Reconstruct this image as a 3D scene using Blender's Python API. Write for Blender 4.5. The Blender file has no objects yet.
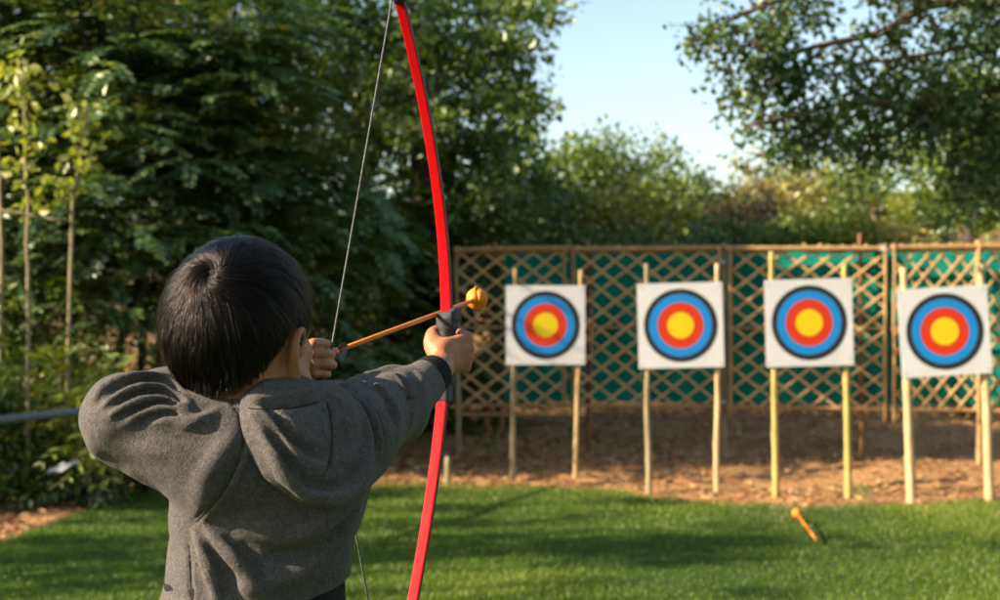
import bpy, bmesh, math, random
import numpy as np
from mathutils import Vector, Matrix, Quaternion, noise as mnoise
RNG = np.random.default_rng(7)
random.seed(7)
SC = bpy.context.scene
COL = SC.collection
FPX, CAMZ, HZ = 1389.0, 1.25, 305.0     # focal length in photo pixels, eye height, horizon row


def P(px, py, d):
    """World point seen at photo pixel (px, py) when it stands d metres in front of the camera."""
    return np.array([(px - 500.0) / FPX * d, d, CAMZ - (py - HZ) / FPX * d])


def nrm(v):
    v = np.asarray(v, dtype=float)
    return v / np.maximum(np.linalg.norm(v, axis=-1, keepdims=True), 1e-9)


def tag(o, label=None, cat=None, group=None, kind=None):
    if label: o['label'] = label
    if cat: o['category'] = cat
    if group: o['group'] = group
    if kind: o['kind'] = kind
    return o


def empty(name, loc, label, cat, group=None, rot=(0, 0, 0)):
    o = bpy.data.objects.new(name, None)
    o.empty_display_size = 0.1
    COL.objects.link(o)
    o.location = tuple(loc); o.rotation_euler = rot
    return tag(o, label, cat, group)


def link(name, me, mat=None, parent=None):
    o = bpy.data.objects.new(name, me)
    COL.objects.link(o)
    if mat is not None:
        for m in (mat if isinstance(mat, (list, tuple)) else [mat]):
            me.materials.append(m)
    if parent is not None:
        o.parent = parent
        # geometry is given in world space: undo the parent's own placement
        M = Matrix.LocRotScale(parent.location, parent.rotation_euler, parent.scale)
        q = parent.parent
        while q is not None:
            M = Matrix.LocRotScale(q.location, q.rotation_euler, q.scale) @ M
            q = q.parent
        o.matrix_parent_inverse = Matrix.Identity(4)
        me.transform(M.inverted()) if hasattr(me, 'transform') else None
    return o


def mesh_np(name, V, F, smooth=True):
    """V (n,3); F list of (m,k) integer arrays."""
    me = bpy.data.meshes.new(name)
    V = np.asarray(V, dtype=np.float32)
    if not isinstance(F, list): F = [F]
    F = [np.asarray(f, dtype=np.int32) for f in F if len(f)]
    loops = np.concatenate([f.ravel() for f in F])
    tot = np.concatenate([np.full(len(f), f.shape[1], dtype=np.int32) for f in F])
    start = np.concatenate([[0], np.cumsum(tot)[:-1]]).astype(np.int32)
    me.vertices.add(len(V)); me.vertices.foreach_set('co', V.ravel())
    me.loops.add(len(loops)); me.loops.foreach_set('vertex_index', loops)
    me.polygons.add(len(tot)); me.polygons.foreach_set('loop_start', start)
    me.polygons.foreach_set('loop_total', tot)
    me.update(calc_edges=True)
    me.polygons.foreach_set('use_smooth', np.full(len(tot), smooth, dtype=bool))
    return me


class MB:
    """Collects shapes into one mesh."""
    def __init__(self): self.V, self.F, self.n = [], {}, 0

    def add(self, V, F):
        V = np.asarray(V, dtype=float)
        self.V.append(V)
        for f in F:
            self.F.setdefault(len(f), []).append([i + self.n for i in f])
        self.n += len(V)

    def tube(self, pts, rad, seg=8, squash=None, cap=True):
        pts = np.asarray(pts, dtype=float); n = len(pts)
        rad = np.full(n, rad) if np.isscalar(rad) else np.asarray(rad, dtype=float)
        T = nrm(np.gradient(pts, axis=0))
        ref = np.array([0, 0, 1.0]) if abs(T[0][2]) < .9 else np.array([1.0, 0, 0])
        V = []
        u = nrm(np.cross(ref, T[0]))
        for i in range(n):
            u = nrm(u - T[i] * np.dot(u, T[i])); w = np.cross(T[i], u)
            a = np.linspace(0, 2 * math.pi, seg, endpoint=False)
            V.append(pts[i] + rad[i] * (np.cos(a)[:, None] * u + np.sin(a)[:, None] * w))
        V = np.concatenate(V)
        F = [(i * seg + j, i * seg + (j + 1) % seg, (i + 1) * seg + (j + 1) % seg, (i + 1) * seg + j)
             for i in range(n - 1) for j in range(seg)]
        if cap:
            F.append(tuple(range(seg))[::-1]); F.append(tuple((n - 1) * seg + j for j in range(seg)))
        self.add(V, F)

    def box(self, c, half, R=None, bev=0.0):
        c = np.asarray(c, float); h = np.asarray(half, float)
        s = np.array([[x, y, z] for x in (-1, 1) for y in (-1, 1) for z in (-1, 1)], float)
        if bev <= 0:
            V = s * h
            F = [(0, 1, 3, 2), (4, 6, 7, 5), (0, 4, 5, 1), (2, 3, 7, 6), (0, 2, 6, 4), (1, 5, 7, 3)]
        else:
            V = []
            for k in range(3):
                d = np.full(3, bev); d[k] = 0
                V.append(s * (h - d))
            V = np.concatenate(V)
            # faces on axis k use the copy whose k coordinate is full
            base = [(0, 1, 3, 2), (4, 6, 7, 5), (0, 4, 5, 1), (2, 3, 7, 6), (0, 2, 6, 4), (1, 5, 7, 3)]
            F = []
            for fi, f in enumerate(base):
                k = fi // 2
                F.append(tuple(i + 8 * k for i in f))
            ed = [(0, 1, 2, 0, 1), (2, 3, 2, 0, 1), (4, 5, 2, 0, 1), (6, 7, 2, 0, 1), (0, 2, 1, 0, 2), (1, 3, 1, 0, 2), (4, 6, 1, 0, 2), (5, 7, 1, 0, 2),
                  (0, 4, 0, 1, 2), (1, 5, 0, 1, 2), (2, 6, 0, 1, 2), (3, 7, 0, 1, 2)]
            for a, b, ax, p, q in ed:
                F.append((a + 8 * p, b + 8 * p, b + 8 * q, a + 8 * q))
            for i in range(8): F.append((i, i + 8, i + 16))
        if R is not None: V = V @ np.asarray(R, float).T
        self.add(V + c, F)

    def build(self, name, mat, parent=None, smooth=True, fixn=True):
        V = np.concatenate(self.V)
        me = mesh_np(name, V, [np.array(f) for f in self.F.values()], smooth)
        if fixn:
            bm = bmesh.new(); bm.from_mesh(me); bmesh.ops.recalc_face_normals(bm, faces=bm.faces); bm.to_mesh(me); bm.free()
        return link(name, me, mat, parent)


def spline(pts, n):
    """Catmull-Rom through the rows of pts (any dimension), n samples."""
    p = np.asarray(pts, float)
    p = np.vstack([2 * p[0] - p[1], p, 2 * p[-1] - p[-2]])
    m = len(p) - 3
    t = np.linspace(0, m - 1e-6, n); i = t.astype(int); f = (t - i)[:, None]
    a, b, c, d = p[i], p[i + 1], p[i + 2], p[i + 3]
    return .5 * (2 * b + (c - a) * f + (2 * a - 5 * b + 4 * c - d) * f ** 2 + (3 * b - a - 3 * c + d) * f ** 3)


def rotz(a):
    c, s = math.cos(a), math.sin(a)
    return np.array([[c, -s, 0], [s, c, 0], [0, 0, 1.0]])


# ---------------------------------------------------------------- value noise (vectorised)
_perm = np.random.default_rng(3).random(1 << 16).astype(np.float32)


def vnoise(p):
    """Smooth noise in -1..1 for p (...,3)."""
    p = np.asarray(p, dtype=np.float32)
    i = np.floor(p).astype(np.int64); f = p - i
    f = f * f * (3 - 2 * f)
    out = 0
    for dx in (0, 1):
        for dy in (0, 1):
            for dz in (0, 1):
                h = ((i[..., 0] + dx) * 73856093) ^ ((i[..., 1] + dy) * 19349663) ^ ((i[..., 2] + dz) * 83492791)
                w = (f[..., 0] if dx else 1 - f[..., 0]) * (f[..., 1] if dy else 1 - f[..., 1]) * (f[..., 2] if dz else 1 - f[..., 2])
                out = out + w * _perm[h & 0xffff]
    return out * 2 - 1


def fbm(p, o=3):
    return sum(vnoise(np.asarray(p) * 2 ** k + 17.3 * k) * .5 ** k for k in range(o))


# ---------------------------------------------------------------- materials
def new_mat(name):
    m = bpy.data.materials.new(name); m.use_nodes = True
    nt = m.node_tree; nt.nodes.clear()
    out = nt.nodes.new('ShaderNodeOutputMaterial')
    return m, nt, out


def N(nt, typ, **kw):
    n = nt.nodes.new(typ)
    for k, v in kw.items():
        if k.startswith('i_'):
            key = k[2:]
            key = int(key) if key.isdigit() else key.replace('_', ' ')
            n.inputs[key].default_value = v
        else: setattr(n, k, v)
    return n


def ramp(nt, stops, src, interp='LINEAR'):
    r = nt.nodes.new('ShaderNodeValToRGB'); r.color_ramp.interpolation = interp
    e = r.color_ramp.elements
    while len(e) < len(stops): e.new(.5)
    for el, (p, c) in zip(e, stops):
        el.position = p; el.color = (*c, 1) if len(c) == 3 else c
    nt.links.new(src, r.inputs[0])
    return r.outputs[0]


def principled(name, stops, scale=20, rough=.6, bump=0, bscale=None, spec=.5, detail=4, coord='Object', sss=0, stretch=None,
               sheen=0, metal=0, coat=0):
    """Noise-driven colour ramp on a Principled BSDF."""
    m, nt, out = new_mat(name)
    b = N(nt, 'ShaderNodeBsdfPrincipled')
    tc = N(nt, 'ShaderNodeTexCoord')
    src = tc.outputs[coord]
    if stretch:
        mp = N(nt, 'ShaderNodeMapping'); mp.inputs['Scale'].default_value = stretch
        nt.links.new(src, mp.inputs[0]); src = mp.outputs[0]
    n1 = N(nt, 'ShaderNodeTexNoise'); n1.inputs['Scale'].default_value = scale; n1.inputs['Detail'].default_value = detail
    n1.inputs['Roughness'].default_value = .6
    nt.links.new(src, n1.inputs['Vector'])
    if len(stops) == 1:
        b.inputs['Base Color'].default_value = (*stops[0][1], 1)
    else:
        nt.links.new(ramp(nt, stops, n1.outputs['Fac']), b.inputs['Base Color'])
    b.inputs['Roughness'].default_value = rough
    b.inputs['Specular IOR Level'].default_value = spec
    b.inputs['Metallic'].default_value = metal
    if coat:
        b.inputs['Coat Weight'].default_value = coat; b.inputs['Coat Roughness'].default_value = .15
    if sss:
        b.inputs['Subsurface Weight'].default_value = sss
        b.inputs['Subsurface Radius'].default_value = (.012, .005, .003)
        b.inputs['Subsurface Scale'].default_value = 1
    if sheen: b.inputs['Sheen Weight'].default_value = sheen; b.inputs['Sheen Roughness'].default_value = .5
    if bump:
        n2 = N(nt, 'ShaderNodeTexNoise'); n2.inputs['Scale'].default_value = bscale or scale * 3; n2.inputs['Detail'].default_value = 3
        nt.links.new(src, n2.inputs['Vector'])
        bp = N(nt, 'ShaderNodeBump'); bp.inputs['Strength'].default_value = 1; bp.inputs['Distance'].default_value = bump
        nt.links.new(n2.outputs['Fac'], bp.inputs['Height']); nt.links.new(bp.outputs[0], b.inputs['Normal'])
    nt.links.new(b.outputs[0], out.inputs[0])
    return m


# ---------------------------------------------------------------- signed-distance modelling
class SDF:
    """Smooth unions / subtractions of simple solids, meshed by sparse surface nets."""
    def __init__(self): self.ops = []

    def _push(self, fn, k, sub): self.ops.append((fn, k, sub)); return self

    def cone(self, a, b, ra, rb, k=.01, sub=False):
        a = np.asarray(a, np.float32); b = np.asarray(b, np.float32); ab = b - a; L2 = max(float(ab @ ab), 1e-12)
        def f(p):
            h = np.clip((p - a) @ ab / L2, 0, 1)
            return np.linalg.norm(p - a - h[..., None] * ab, axis=-1) - (ra + (rb - ra) * h)
        return self._push(f, k, sub)

    def chain(self, pts, rad, k=.004, sub=False, n=None):
        pts = np.asarray(pts, float)
        rad = np.full(len(pts), rad) if np.isscalar(rad) else np.asarray(rad, float)
        if n:
            q = spline(np.hstack([pts, rad[:, None]]), n); pts, rad = q[:, :3], np.maximum(q[:, 3], 1e-4)
        pts = pts.astype(np.float32)
        bc = pts.mean(0); br_ = float(np.linalg.norm(pts - bc, axis=1).max() + rad.max())
        def f(p):
            d = None
            bound = np.linalg.norm(p - bc, axis=-1) - br_
            far = bound > .04
            if far.any() and not far.all():
                out = bound.copy(); out[~far] = f(p[~far]); return out
            if far.all(): return bound
            for i in range(len(pts) - 1):
                a, ab = pts[i], pts[i + 1] - pts[i]
                h = np.clip((p - a) @ ab / max(float(ab @ ab), 1e-12), 0, 1)
                e = np.linalg.norm(p - a - h[..., None] * ab, axis=-1) - (rad[i] + (rad[i + 1] - rad[i]) * h)
                d = e if d is None else np.minimum(d, e)
            return d
        return self._push(f, k, sub)

    def ell(self, c, r, R=None, k=.01, sub=False):
        c = np.asarray(c, np.float32); r = np.asarray(r, np.float32)
        R = np.eye(3, dtype=np.float32) if R is None else np.asarray(R, np.float32)   # columns = axes
        def f(p):
            q = (p - c) @ R
            k0 = np.linalg.norm(q / r, axis=-1); k1 = np.linalg.norm(q / (r * r), axis=-1)
            return np.where(k0 < .02, -r.min(), k0 * (k0 - 1) / np.maximum(k1, 1e-6))
        return self._push(f, k, sub)

    def econe(self, a, b, ua, ra, rb, k=.01, sub=False):
        """Elliptic cone from a to b: ua = axis of the first radius, ra/rb = (first, second) radii."""
        a = np.asarray(a, np.float32); b = np.asarray(b, np.float32); ab = b - a; L = float(np.linalg.norm(ab)); w = ab / L
        u = np.asarray(ua, np.float32); u = u - w * (u @ w); u = u / np.linalg.norm(u); v = np.cross(w, u)
        def f(p):
            q = p - a; t = q @ w; h = np.clip(t / L, 0, 1)
            r1 = ra[0] + (rb[0] - ra[0]) * h; r2 = ra[1] + (rb[1] - ra[1]) * h
            x, y = q @ u, q @ v
            k0 = np.sqrt((x / r1) ** 2 + (y / r2) ** 2); k1 = np.sqrt((x / r1 ** 2) ** 2 + (y / r2 ** 2) ** 2)
            d = np.where(k0 < .05, -np.minimum(r1, r2), k0 * (k0 - 1) / np.maximum(k1, 1e-6))
            e = np.maximum(np.abs(t - L * .5) - L * .5, 0)
            return np.where(e > 1e-6, np.sqrt(np.maximum(d, 0) ** 2 + e ** 2), d)
        return self._push(f, k, sub)

    def box(self, c, half, R=None, rnd=.005, k=.005, sub=False):
        c = np.asarray(c, np.float32); half = np.asarray(half, np.float32) - rnd
        R = np.eye(3, dtype=np.float32) if R is None else np.asarray(R, np.float32)
        def f(p):
            q = np.abs((p - c) @ R) - half
            return np.linalg.norm(np.maximum(q, 0), axis=-1) + np.minimum(q.max(-1), 0) - rnd
        return self._push(f, k, sub)

    def plane(self, c, n, k=.002, sub=True):
        """Cuts away everything on the side n points to."""
        c = np.asarray(c, np.float32); n = np.asarray(nrm(n), np.float32)
        return self._push(lambda p: -((p - c) @ n), k, sub)

    def field(self, fn, k, sub=False): return self._push(fn, k, sub)

    def warp(self, fn):
        """Adds fn(p) to the distance built so far (in metres)."""
        self.ops.append((fn, None, None)); return self

    def __call__(self, p, cull=None):
        p = np.asarray(p, np.float32)
        D = np.full(p.shape[:-1], 1.0, np.float32)
        for fn, k, sub in self.ops:
            if k is None:
                D = D + fn(p); continue
            if cull is not None:
                cen, rad = cull
                m = fn(cen) < rad * 1.9 + k + .008
                if not m.any(): continue
                d = fn(p[m]); E = D[m]
            else:
                d = fn(p); E = D
            if sub:
                h = np.maximum(k - np.abs(E + d), 0) / k
                E = np.maximum(E, -d) + h * h * k * .25
            else:
                h = np.maximum(k - np.abs(E - d), 0) / k
                E = np.minimum(E, d) - h * h * k * .25
            if cull is not None: D[m] = E
            else: D = E
        return D

    def grad(self, p, e=.002):
        p = np.asarray(p, float)
        return nrm(np.stack([self(p + v) - self(p - v) for v in np.eye(3) * e], -1).astype(float))

    def trace(self, px, py, start=1.1, far=2.2, coarse=None):
        """Where the line of sight through photo pixels meets this solid (nearest point of it if it only passes by)."""
        px = np.atleast_1d(np.asarray(px, float)); py = np.atleast_1d(np.asarray(py, float))
        o = np.array([0, 0, CAMZ]); d = nrm(np.stack([(px - 500) / FPX, np.ones_like(px), -(py - HZ) / FPX], -1))
        t = np.full(len(px), start); bt = t.copy(); be = np.full(len(px), 9.0)
        near = coarse or self
        for _ in range(60):
            e = near(o + d * t[:, None]).astype(float)
            m = e < be; be = np.where(m, e, be); bt = np.where(m, t, bt)
            t = np.where((e < 3e-4) | (t > far), t, t + np.maximum(e * .8, 8e-4))
        q = o + d * bt[:, None]
        for _ in range(3 if (coarse or be.max() > 3e-4) else 0):
            q = q - self.grad(q) * np.clip(self(q), -.03, .03)[:, None]
        return q[0] if len(q) == 1 else q

    def fold(self, path, r, up, k, n=22, taper=.6, coarse=None):
        """Ridge (up > 0) or groove (up < 0) along a path on the surface, fading out at both ends."""
        c = spline(np.array(path, float), n); q = self.trace(c[:, 0], c[:, 1], coarse=coarse); g = self.grad(q, .004)
        q = q.copy(); q[1:-1] = (q[:-2] + 2 * q[1:-1] + q[2:]) / 4
        t = np.sin(np.linspace(.05, math.pi - .05, n)) ** taper
        off = (up * t - r) if up > 0 else (r + up * t)
        return self.chain(q + g * off[:, None], r, k=k, sub=up < 0)

    def mesh(self, lo, hi, h, B=12):
        lo = np.asarray(lo, np.float32); hi = np.asarray(hi, np.float32)
        nb = np.ceil((hi - lo) / (h * B)).astype(int)
        gi = np.stack(np.meshgrid(*[np.arange(n) for n in nb], indexing='ij'), -1).reshape(-1, 3)
        cen = lo + (gi + .5) * h * B
        rad = float(h * B * math.sqrt(3) / 2)
        keep = np.zeros(len(gi), bool)
        for s in range(0, len(gi), 200000):
            keep[s:s + 200000] = np.abs(self(cen[s:s + 200000])) < rad * 1.6 + .015
        gi, cen = gi[keep], cen[keep]
        loc = np.stack(np.meshgrid(*[np.arange(B + 1)] * 3, indexing='ij'), -1).reshape(-1, 3)
        dims = (nb * B + 2).astype(np.int64)
        cid = lambda ijk: (ijk[..., 0] * dims[1] + ijk[..., 1]) * dims[2] + ijk[..., 2]
        verts, ids, edges = [], [], []
        B1 = B + 1
        corners = [(x, y, z) for x in (0, 1) for y in (0, 1) for z in (0, 1)]
        ce = [(a, b) for a in range(8) for b in range(a + 1, 8) if sum(abs(np.subtract(corners[a], corners[b]))) == 1]
        for s in range(0, len(gi), 300):
            g = gi[s:s + 300]
            ijk = g[:, None] * B + loc[None]
            p = lo + ijk * h
            D = self(p.astype(np.float32), (cen[s:s + 300], rad)).reshape(-1, B1, B1, B1)
            S = D < 0
            c = sum(S[:, x:x + B, y:y + B, z:z + B].astype(np.int8) for x, y, z in corners)
            bi, x, y, z = np.nonzero((c > 0) & (c < 8))
            if len(bi) == 0: continue
            dv = np.stack([D[bi, x + cx, y + cy, z + cz] for cx, cy, cz in corners], -1)
            acc = np.zeros((len(bi), 3)); cnt = np.zeros(len(bi))
            for a, b in ce:
                m = (dv[:, a] < 0) != (dv[:, b] < 0)
                t = np.where(m, dv[:, a] / np.where(m, dv[:, a] - dv[:, b], 1), 0)
                pa, pb = np.array(corners[a]), np.array(corners[b])
                acc += m[:, None] * (pa + t[:, None] * (pb - pa)); cnt += m
            cell = g[bi] * B + np.stack([x, y, z], -1)
            verts.append(lo + (cell + acc / cnt[:, None]) * h); ids.append(cid(cell))
            for ax in range(3):
                sl0 = [slice(None)] + [slice(0, B)] * 3; sl1 = list(sl0); sl1[ax + 1] = slice(1, B + 1)
                a_, b_ = S[tuple(sl0)], S[tuple(sl1)]
                bi, x, y, z = np.nonzero(a_ != b_)
                cell = g[bi] * B + np.stack([x, y, z], -1)
                edges.append((ax, cell, a_[bi, x, y, z]))
        V = np.concatenate(verts); I = np.concatenate(ids)
        o = np.argsort(I); I = I[o]; V = V[o]
        quads = []
        for ax, cell, sgn in edges:
            u, w = [(1, 2), (2, 0), (0, 1)][ax]
            q = []
            ok = np.ones(len(cell), bool)
            for du, dw in ((0, 0), (-1, 0), (-1, -1), (0, -1)):
                c2 = cell.copy(); c2[:, u] += du; c2[:, w] += dw
                k = cid(c2); j = np.searchsorted(I, k); j = np.minimum(j, len(I) - 1)
                ok &= I[j] == k; q.append(j)
            q = np.stack(q, -1)
            q = np.where(sgn[:, None], q, q[:, ::-1])
            quads.append(q[ok])
        return V, np.concatenate(quads)


def smooth_verts(V, Q, it=1, lam=.5):
    e = np.concatenate([Q[:, [0, 1]], Q[:, [1, 2]], Q[:, [2, 3]], Q[:, [3, 0]]])
    for _ in range(it):
        A = np.zeros_like(V); c = np.zeros(len(V))
        for k in range(3):
            A[:, k] = np.bincount(e[:, 0], V[e[:, 1], k], len(V)) + np.bincount(e[:, 1], V[e[:, 0], k], len(V))
        c = np.bincount(e[:, 0], minlength=len(V)) + np.bincount(e[:, 1], minlength=len(V))
        V = V + lam * (A / c[:, None] - V)
    return V
# ================================================================ light and camera
SUN_EL = math.radians(27)
SUN_DIR = nrm(np.array([-.963, -.27, 0]))           # horizontal direction towards the sun
sd = np.array([SUN_DIR[0] * math.cos(SUN_EL), SUN_DIR[1] * math.cos(SUN_EL), math.sin(SUN_EL)])
w = bpy.data.worlds.new('World'); SC.world = w; w.use_nodes = True
nt = w.node_tree; nt.nodes.clear()
wo = nt.nodes.new('ShaderNodeOutputWorld'); bg = nt.nodes.new('ShaderNodeBackground'); sky = nt.nodes.new('ShaderNodeTexSky')
sky.sky_type = 'NISHITA'; sky.sun_disc = False; sky.sun_elevation = SUN_EL
sky.sun_rotation = math.atan2(sd[0], sd[1])
sky.air_density = 1.1; sky.dust_density = 0.9; sky.ozone_density = 0.4
bg.inputs[1].default_value = .093
nt.links.new(sky.outputs[0], bg.inputs[0]); nt.links.new(bg.outputs[0], wo.inputs[0])
sl = bpy.data.lights.new('sun', 'SUN'); sl.energy = 5.0; sl.angle = math.radians(.53); sl.color = (1, .83, .62)
so = bpy.data.objects.new('sun', sl); COL.objects.link(so)
so.rotation_euler = Vector(sd).to_track_quat('Z', 'Y').to_euler()
so.location = (-8, -4, 9)
cam = bpy.data.cameras.new('camera'); co = bpy.data.objects.new('camera', cam); COL.objects.link(co); SC.camera = co
co.location = (0, 0, CAMZ); co.rotation_euler = (math.radians(90), 0, 0)
cam.sensor_width = 36; cam.lens = FPX * 36 / 1000; cam.shift_y = .005
cam.clip_start = .05; cam.clip_end = 2000
cam.dof.use_dof = True; cam.dof.focus_distance = 1.68; cam.dof.aperture_fstop = 7.0; cam.dof.aperture_blades = 0
SC.view_settings.view_transform = 'Standard'; SC.view_settings.look = 'None'; SC.view_settings.exposure = 1.42; SC.view_settings.gamma = 1
SC.view_settings.use_curve_mapping = False
SC.render.engine = 'CYCLES'
cy = SC.cycles
cy.use_denoising = True
try: cy.denoiser = 'OPENIMAGEDENOISE'
except Exception: pass
cy.use_adaptive_sampling = True; cy.adaptive_threshold = .02
cy.max_bounces = 7; cy.diffuse_bounces = 3; cy.glossy_bounces = 3; cy.transmission_bounces = 4; cy.transparent_max_bounces = 4
cy.caustics_reflective = False; cy.caustics_refractive = False
cy.sample_clamp_indirect = 6
# ================================================================ ground, lawn, grass, litter
def sstep(x, a, b):
    t = np.clip((x - a) / (b - a), 0, 1); return t * t * (3 - 2 * t)

LX = np.array([-30, -8, -4.5, -2.95, -2.62, -2.50, -2.40, -2.15, -1.6, -.6, .3, .7, 1.0, 1.4, 1.9, 2.6, 3.3, 6, 30])
LY = np.array([3.0, 3.4, 4.6, 6.6, 7.3, 8.4, 9.15, 9.5, 9.6, 9.52, 9.5, 9.36, 9.02, 8.78, 8.60, 8.68, 8.92, 9.2, 9.0])
def lawn_edge(x):
    return np.interp(x, LX, LY) + .035 * np.sin(x * 9.1) + .025 * np.sin(x * 23 + 1)

def gz(x, y):
    """Height of the bare ground."""
    x = np.asarray(x, float); y = np.asarray(y, float)
    hill = sstep(y, 13, 26) * (1.2 + 2.1 * sstep(x, 2.5, 8)) + sstep(y, 26, 70) * 3.0
    hill = hill + sstep(-x, 3.2, 9) * .9 * sstep(y, 5, 9)
    bank = .10 * sstep(y, 11.2, 13)
    p = np.stack([x * 1.7, y * 1.7, np.zeros_like(x)], -1)
    rough = (fbm(p, 4) * .035 + np.abs(vnoise(p * 5.3)) * .028) * sstep(y - lawn_edge(x), -.02, .5)
    return hill + bank + rough

def axis(lo, a, b, hi, fine, coarse):
    l = a - np.geomspace(1, a - lo + 1, coarse)[::-1] + 1; r = b + np.geomspace(1, hi - b + 1, coarse) - 1
    return np.concatenate([l[:-1], np.linspace(a, b, int((b - a) / fine)), r[1:]])
xs = axis(-220, -4.2, 5.6, 220, .07, 40); ys = axis(-60, 6.2, 14.5, 320, .07, 46)
gx, gy = np.meshgrid(xs, ys, indexing='ij')
V = np.stack([gx, gy, gz(gx, gy)], -1).reshape(-1, 3)
V[:, 2] = np.where((V[:, 1] < lawn_edge(V[:, 0]) - .03), V[:, 2] - .02, V[:, 2])
nx, ny = len(xs), len(ys)
ii = (np.arange(nx - 1)[:, None] * ny + np.arange(ny - 1)).ravel()
Q = np.stack([ii, ii + ny, ii + ny + 1, ii + 1], -1)

def dirt_mat():
    m, nt, out = new_mat('dry_earth'); L = nt.links.new
    b = N(nt, 'ShaderNodeBsdfPrincipled'); tc = N(nt, 'ShaderNodeTexCoord')
    n1 = N(nt, 'ShaderNodeTexNoise', i_Scale=1.3, i_Detail=5.0, i_Roughness=.65); n2 = N(nt, 'ShaderNodeTexNoise', i_Scale=26.0, i_Detail=5.0, i_Roughness=.7)
    vo = N(nt, 'ShaderNodeTexVoronoi', i_Scale=34.0)
    for n in (n1, n2, vo): L(tc.outputs['Object'], n.inputs['Vector'])
    c1 = ramp(nt, [(.3, (.22, .112, .046)), (.5, (.40, .21, .085)), (.7, (.58, .32, .13))], n1.outputs[0])
    c2 = ramp(nt, [(.3, (.12, .065, .030)), (.5, (.40, .215, .092)), (.72, (.66, .40, .19))], n2.outputs[0])
    mx = N(nt, 'ShaderNodeMix', data_type='RGBA', i_0=.55); L(c1, mx.inputs[6]); L(c2, mx.inputs[7])
    # rough grass and moss away from the range
    sx = N(nt, 'ShaderNodeSeparateXYZ'); L(tc.outputs['Object'], sx.inputs[0])
    ax_ = N(nt, 'ShaderNodeMath', operation='ABSOLUTE'); sh = N(nt, 'ShaderNodeMath', operation='SUBTRACT', i_1=.8); L(sx.outputs[0], sh.inputs[0]); L(sh.outputs[0], ax_.inputs[0])
    r1 = N(nt, 'ShaderNodeMapRange', i_1=4.6, i_2=7.5); L(ax_.outputs[0], r1.inputs[0])
    r2 = N(nt, 'ShaderNodeMapRange', i_1=6.5, i_2=4.0); L(sx.outputs[1], r2.inputs[0])
    mm = N(nt, 'ShaderNodeMath', operation='MAXIMUM'); L(r1.outputs[0], mm.inputs[0]); L(r2.outputs[0], mm.inputs[1])
    gm = ramp(nt, [(.35, (.035, .052, .014)), (.55, (.075, .085, .028)), (.7, (.16, .12, .055))], n2.outputs[0])
    mg = N(nt, 'ShaderNodeMix', data_type='RGBA'); L(mm.outputs[0], mg.inputs[0]); L(mx.outputs[2], mg.inputs[6]); L(gm, mg.inputs[7])
    L(mg.outputs[2], b.inputs['Base Color']); b.inputs['Roughness'].default_value = .95; b.inputs['Specular IOR Level'].default_value = .15
    bp = N(nt, 'ShaderNodeBump', i_Strength=1.0, i_Distance=.02); L(n2.outputs[0], bp.inputs['Height'])
    bp2 = N(nt, 'ShaderNodeBump', i_Strength=.8, i_Distance=.01); L(vo.outputs[0], bp2.inputs['Height']); L(bp.outputs[0], bp2.inputs['Normal'])
    L(bp2.outputs[0], b.inputs['Normal']); L(b.outputs[0], out.inputs[0]); return m
tag(link('ground', mesh_np('ground', V, Q), dirt_mat()), kind='structure')

m_soil = principled('lawn_base', [(.3, (.024, .050, .009)), (.7, (.05, .09, .016))], scale=9, rough=.95, bump=.01, bscale=60, spec=.1)
lx = np.concatenate([np.linspace(-26, -4.2, 30)[:-1], np.linspace(-4.2, 5.6, 300), np.linspace(5.6, 26, 30)[1:]])
tt = np.linspace(0, 1, 60) ** .7
edge = lawn_edge(lx)
def lz(x, y): return .012 * vnoise(np.stack([x * 2.2, y * 2.2, 0 * x], -1)) + .012
LVx = np.repeat(lx[:, None], 60, 1); LVy = -12 + (edge[:, None] + 12) * tt
V = np.stack([LVx, LVy, lz(LVx, LVy) - .02 * (tt > .999)], -1).reshape(-1, 3)
ii = (np.arange(len(lx) - 1)[:, None] * 60 + np.arange(59)).ravel()
tag(link('lawn', mesh_np('lawn', V, np.stack([ii, ii + 60, ii + 61, ii + 1], -1)), m_soil), kind='structure')

def tint_attr(me, v):
    a = me.attributes.new('tint', 'FLOAT', 'FACE'); a.data.foreach_set('value', np.asarray(v, np.float32))

def leaf_mat(name, stops, trans=.35, gloss=.06, rough=.45):
    m, nt, out = new_mat(name); L = nt.links.new
    at = N(nt, 'ShaderNodeAttribute', attribute_name='tint')
    c = ramp(nt, stops, at.outputs['Fac'])
    d = N(nt, 'ShaderNodeBsdfDiffuse'); t = N(nt, 'ShaderNodeBsdfTranslucent'); L(c, d.inputs[0])
    br = N(nt, 'ShaderNodeMix', data_type='RGBA', blend_type='MULTIPLY', i_0=1.0); br.inputs[7].default_value = (1.25, 1.35, .55, 1); L(c, br.inputs[6]); L(br.outputs[2], t.inputs[0])
    x = N(nt, 'ShaderNodeMixShader', i_0=trans); L(d.outputs[0], x.inputs[1]); L(t.outputs[0], x.inputs[2])
    g = N(nt, 'ShaderNodeBsdfGlossy', i_Roughness=rough); g.inputs[0].default_value = (.9, .95, .9, 1)
    x2 = N(nt, 'ShaderNodeMixShader', i_0=gloss); L(x.outputs[0], x2.inputs[1]); L(g.outputs[0], x2.inputs[2]); L(x2.outputs[0], out.inputs[0]); return m

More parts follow.
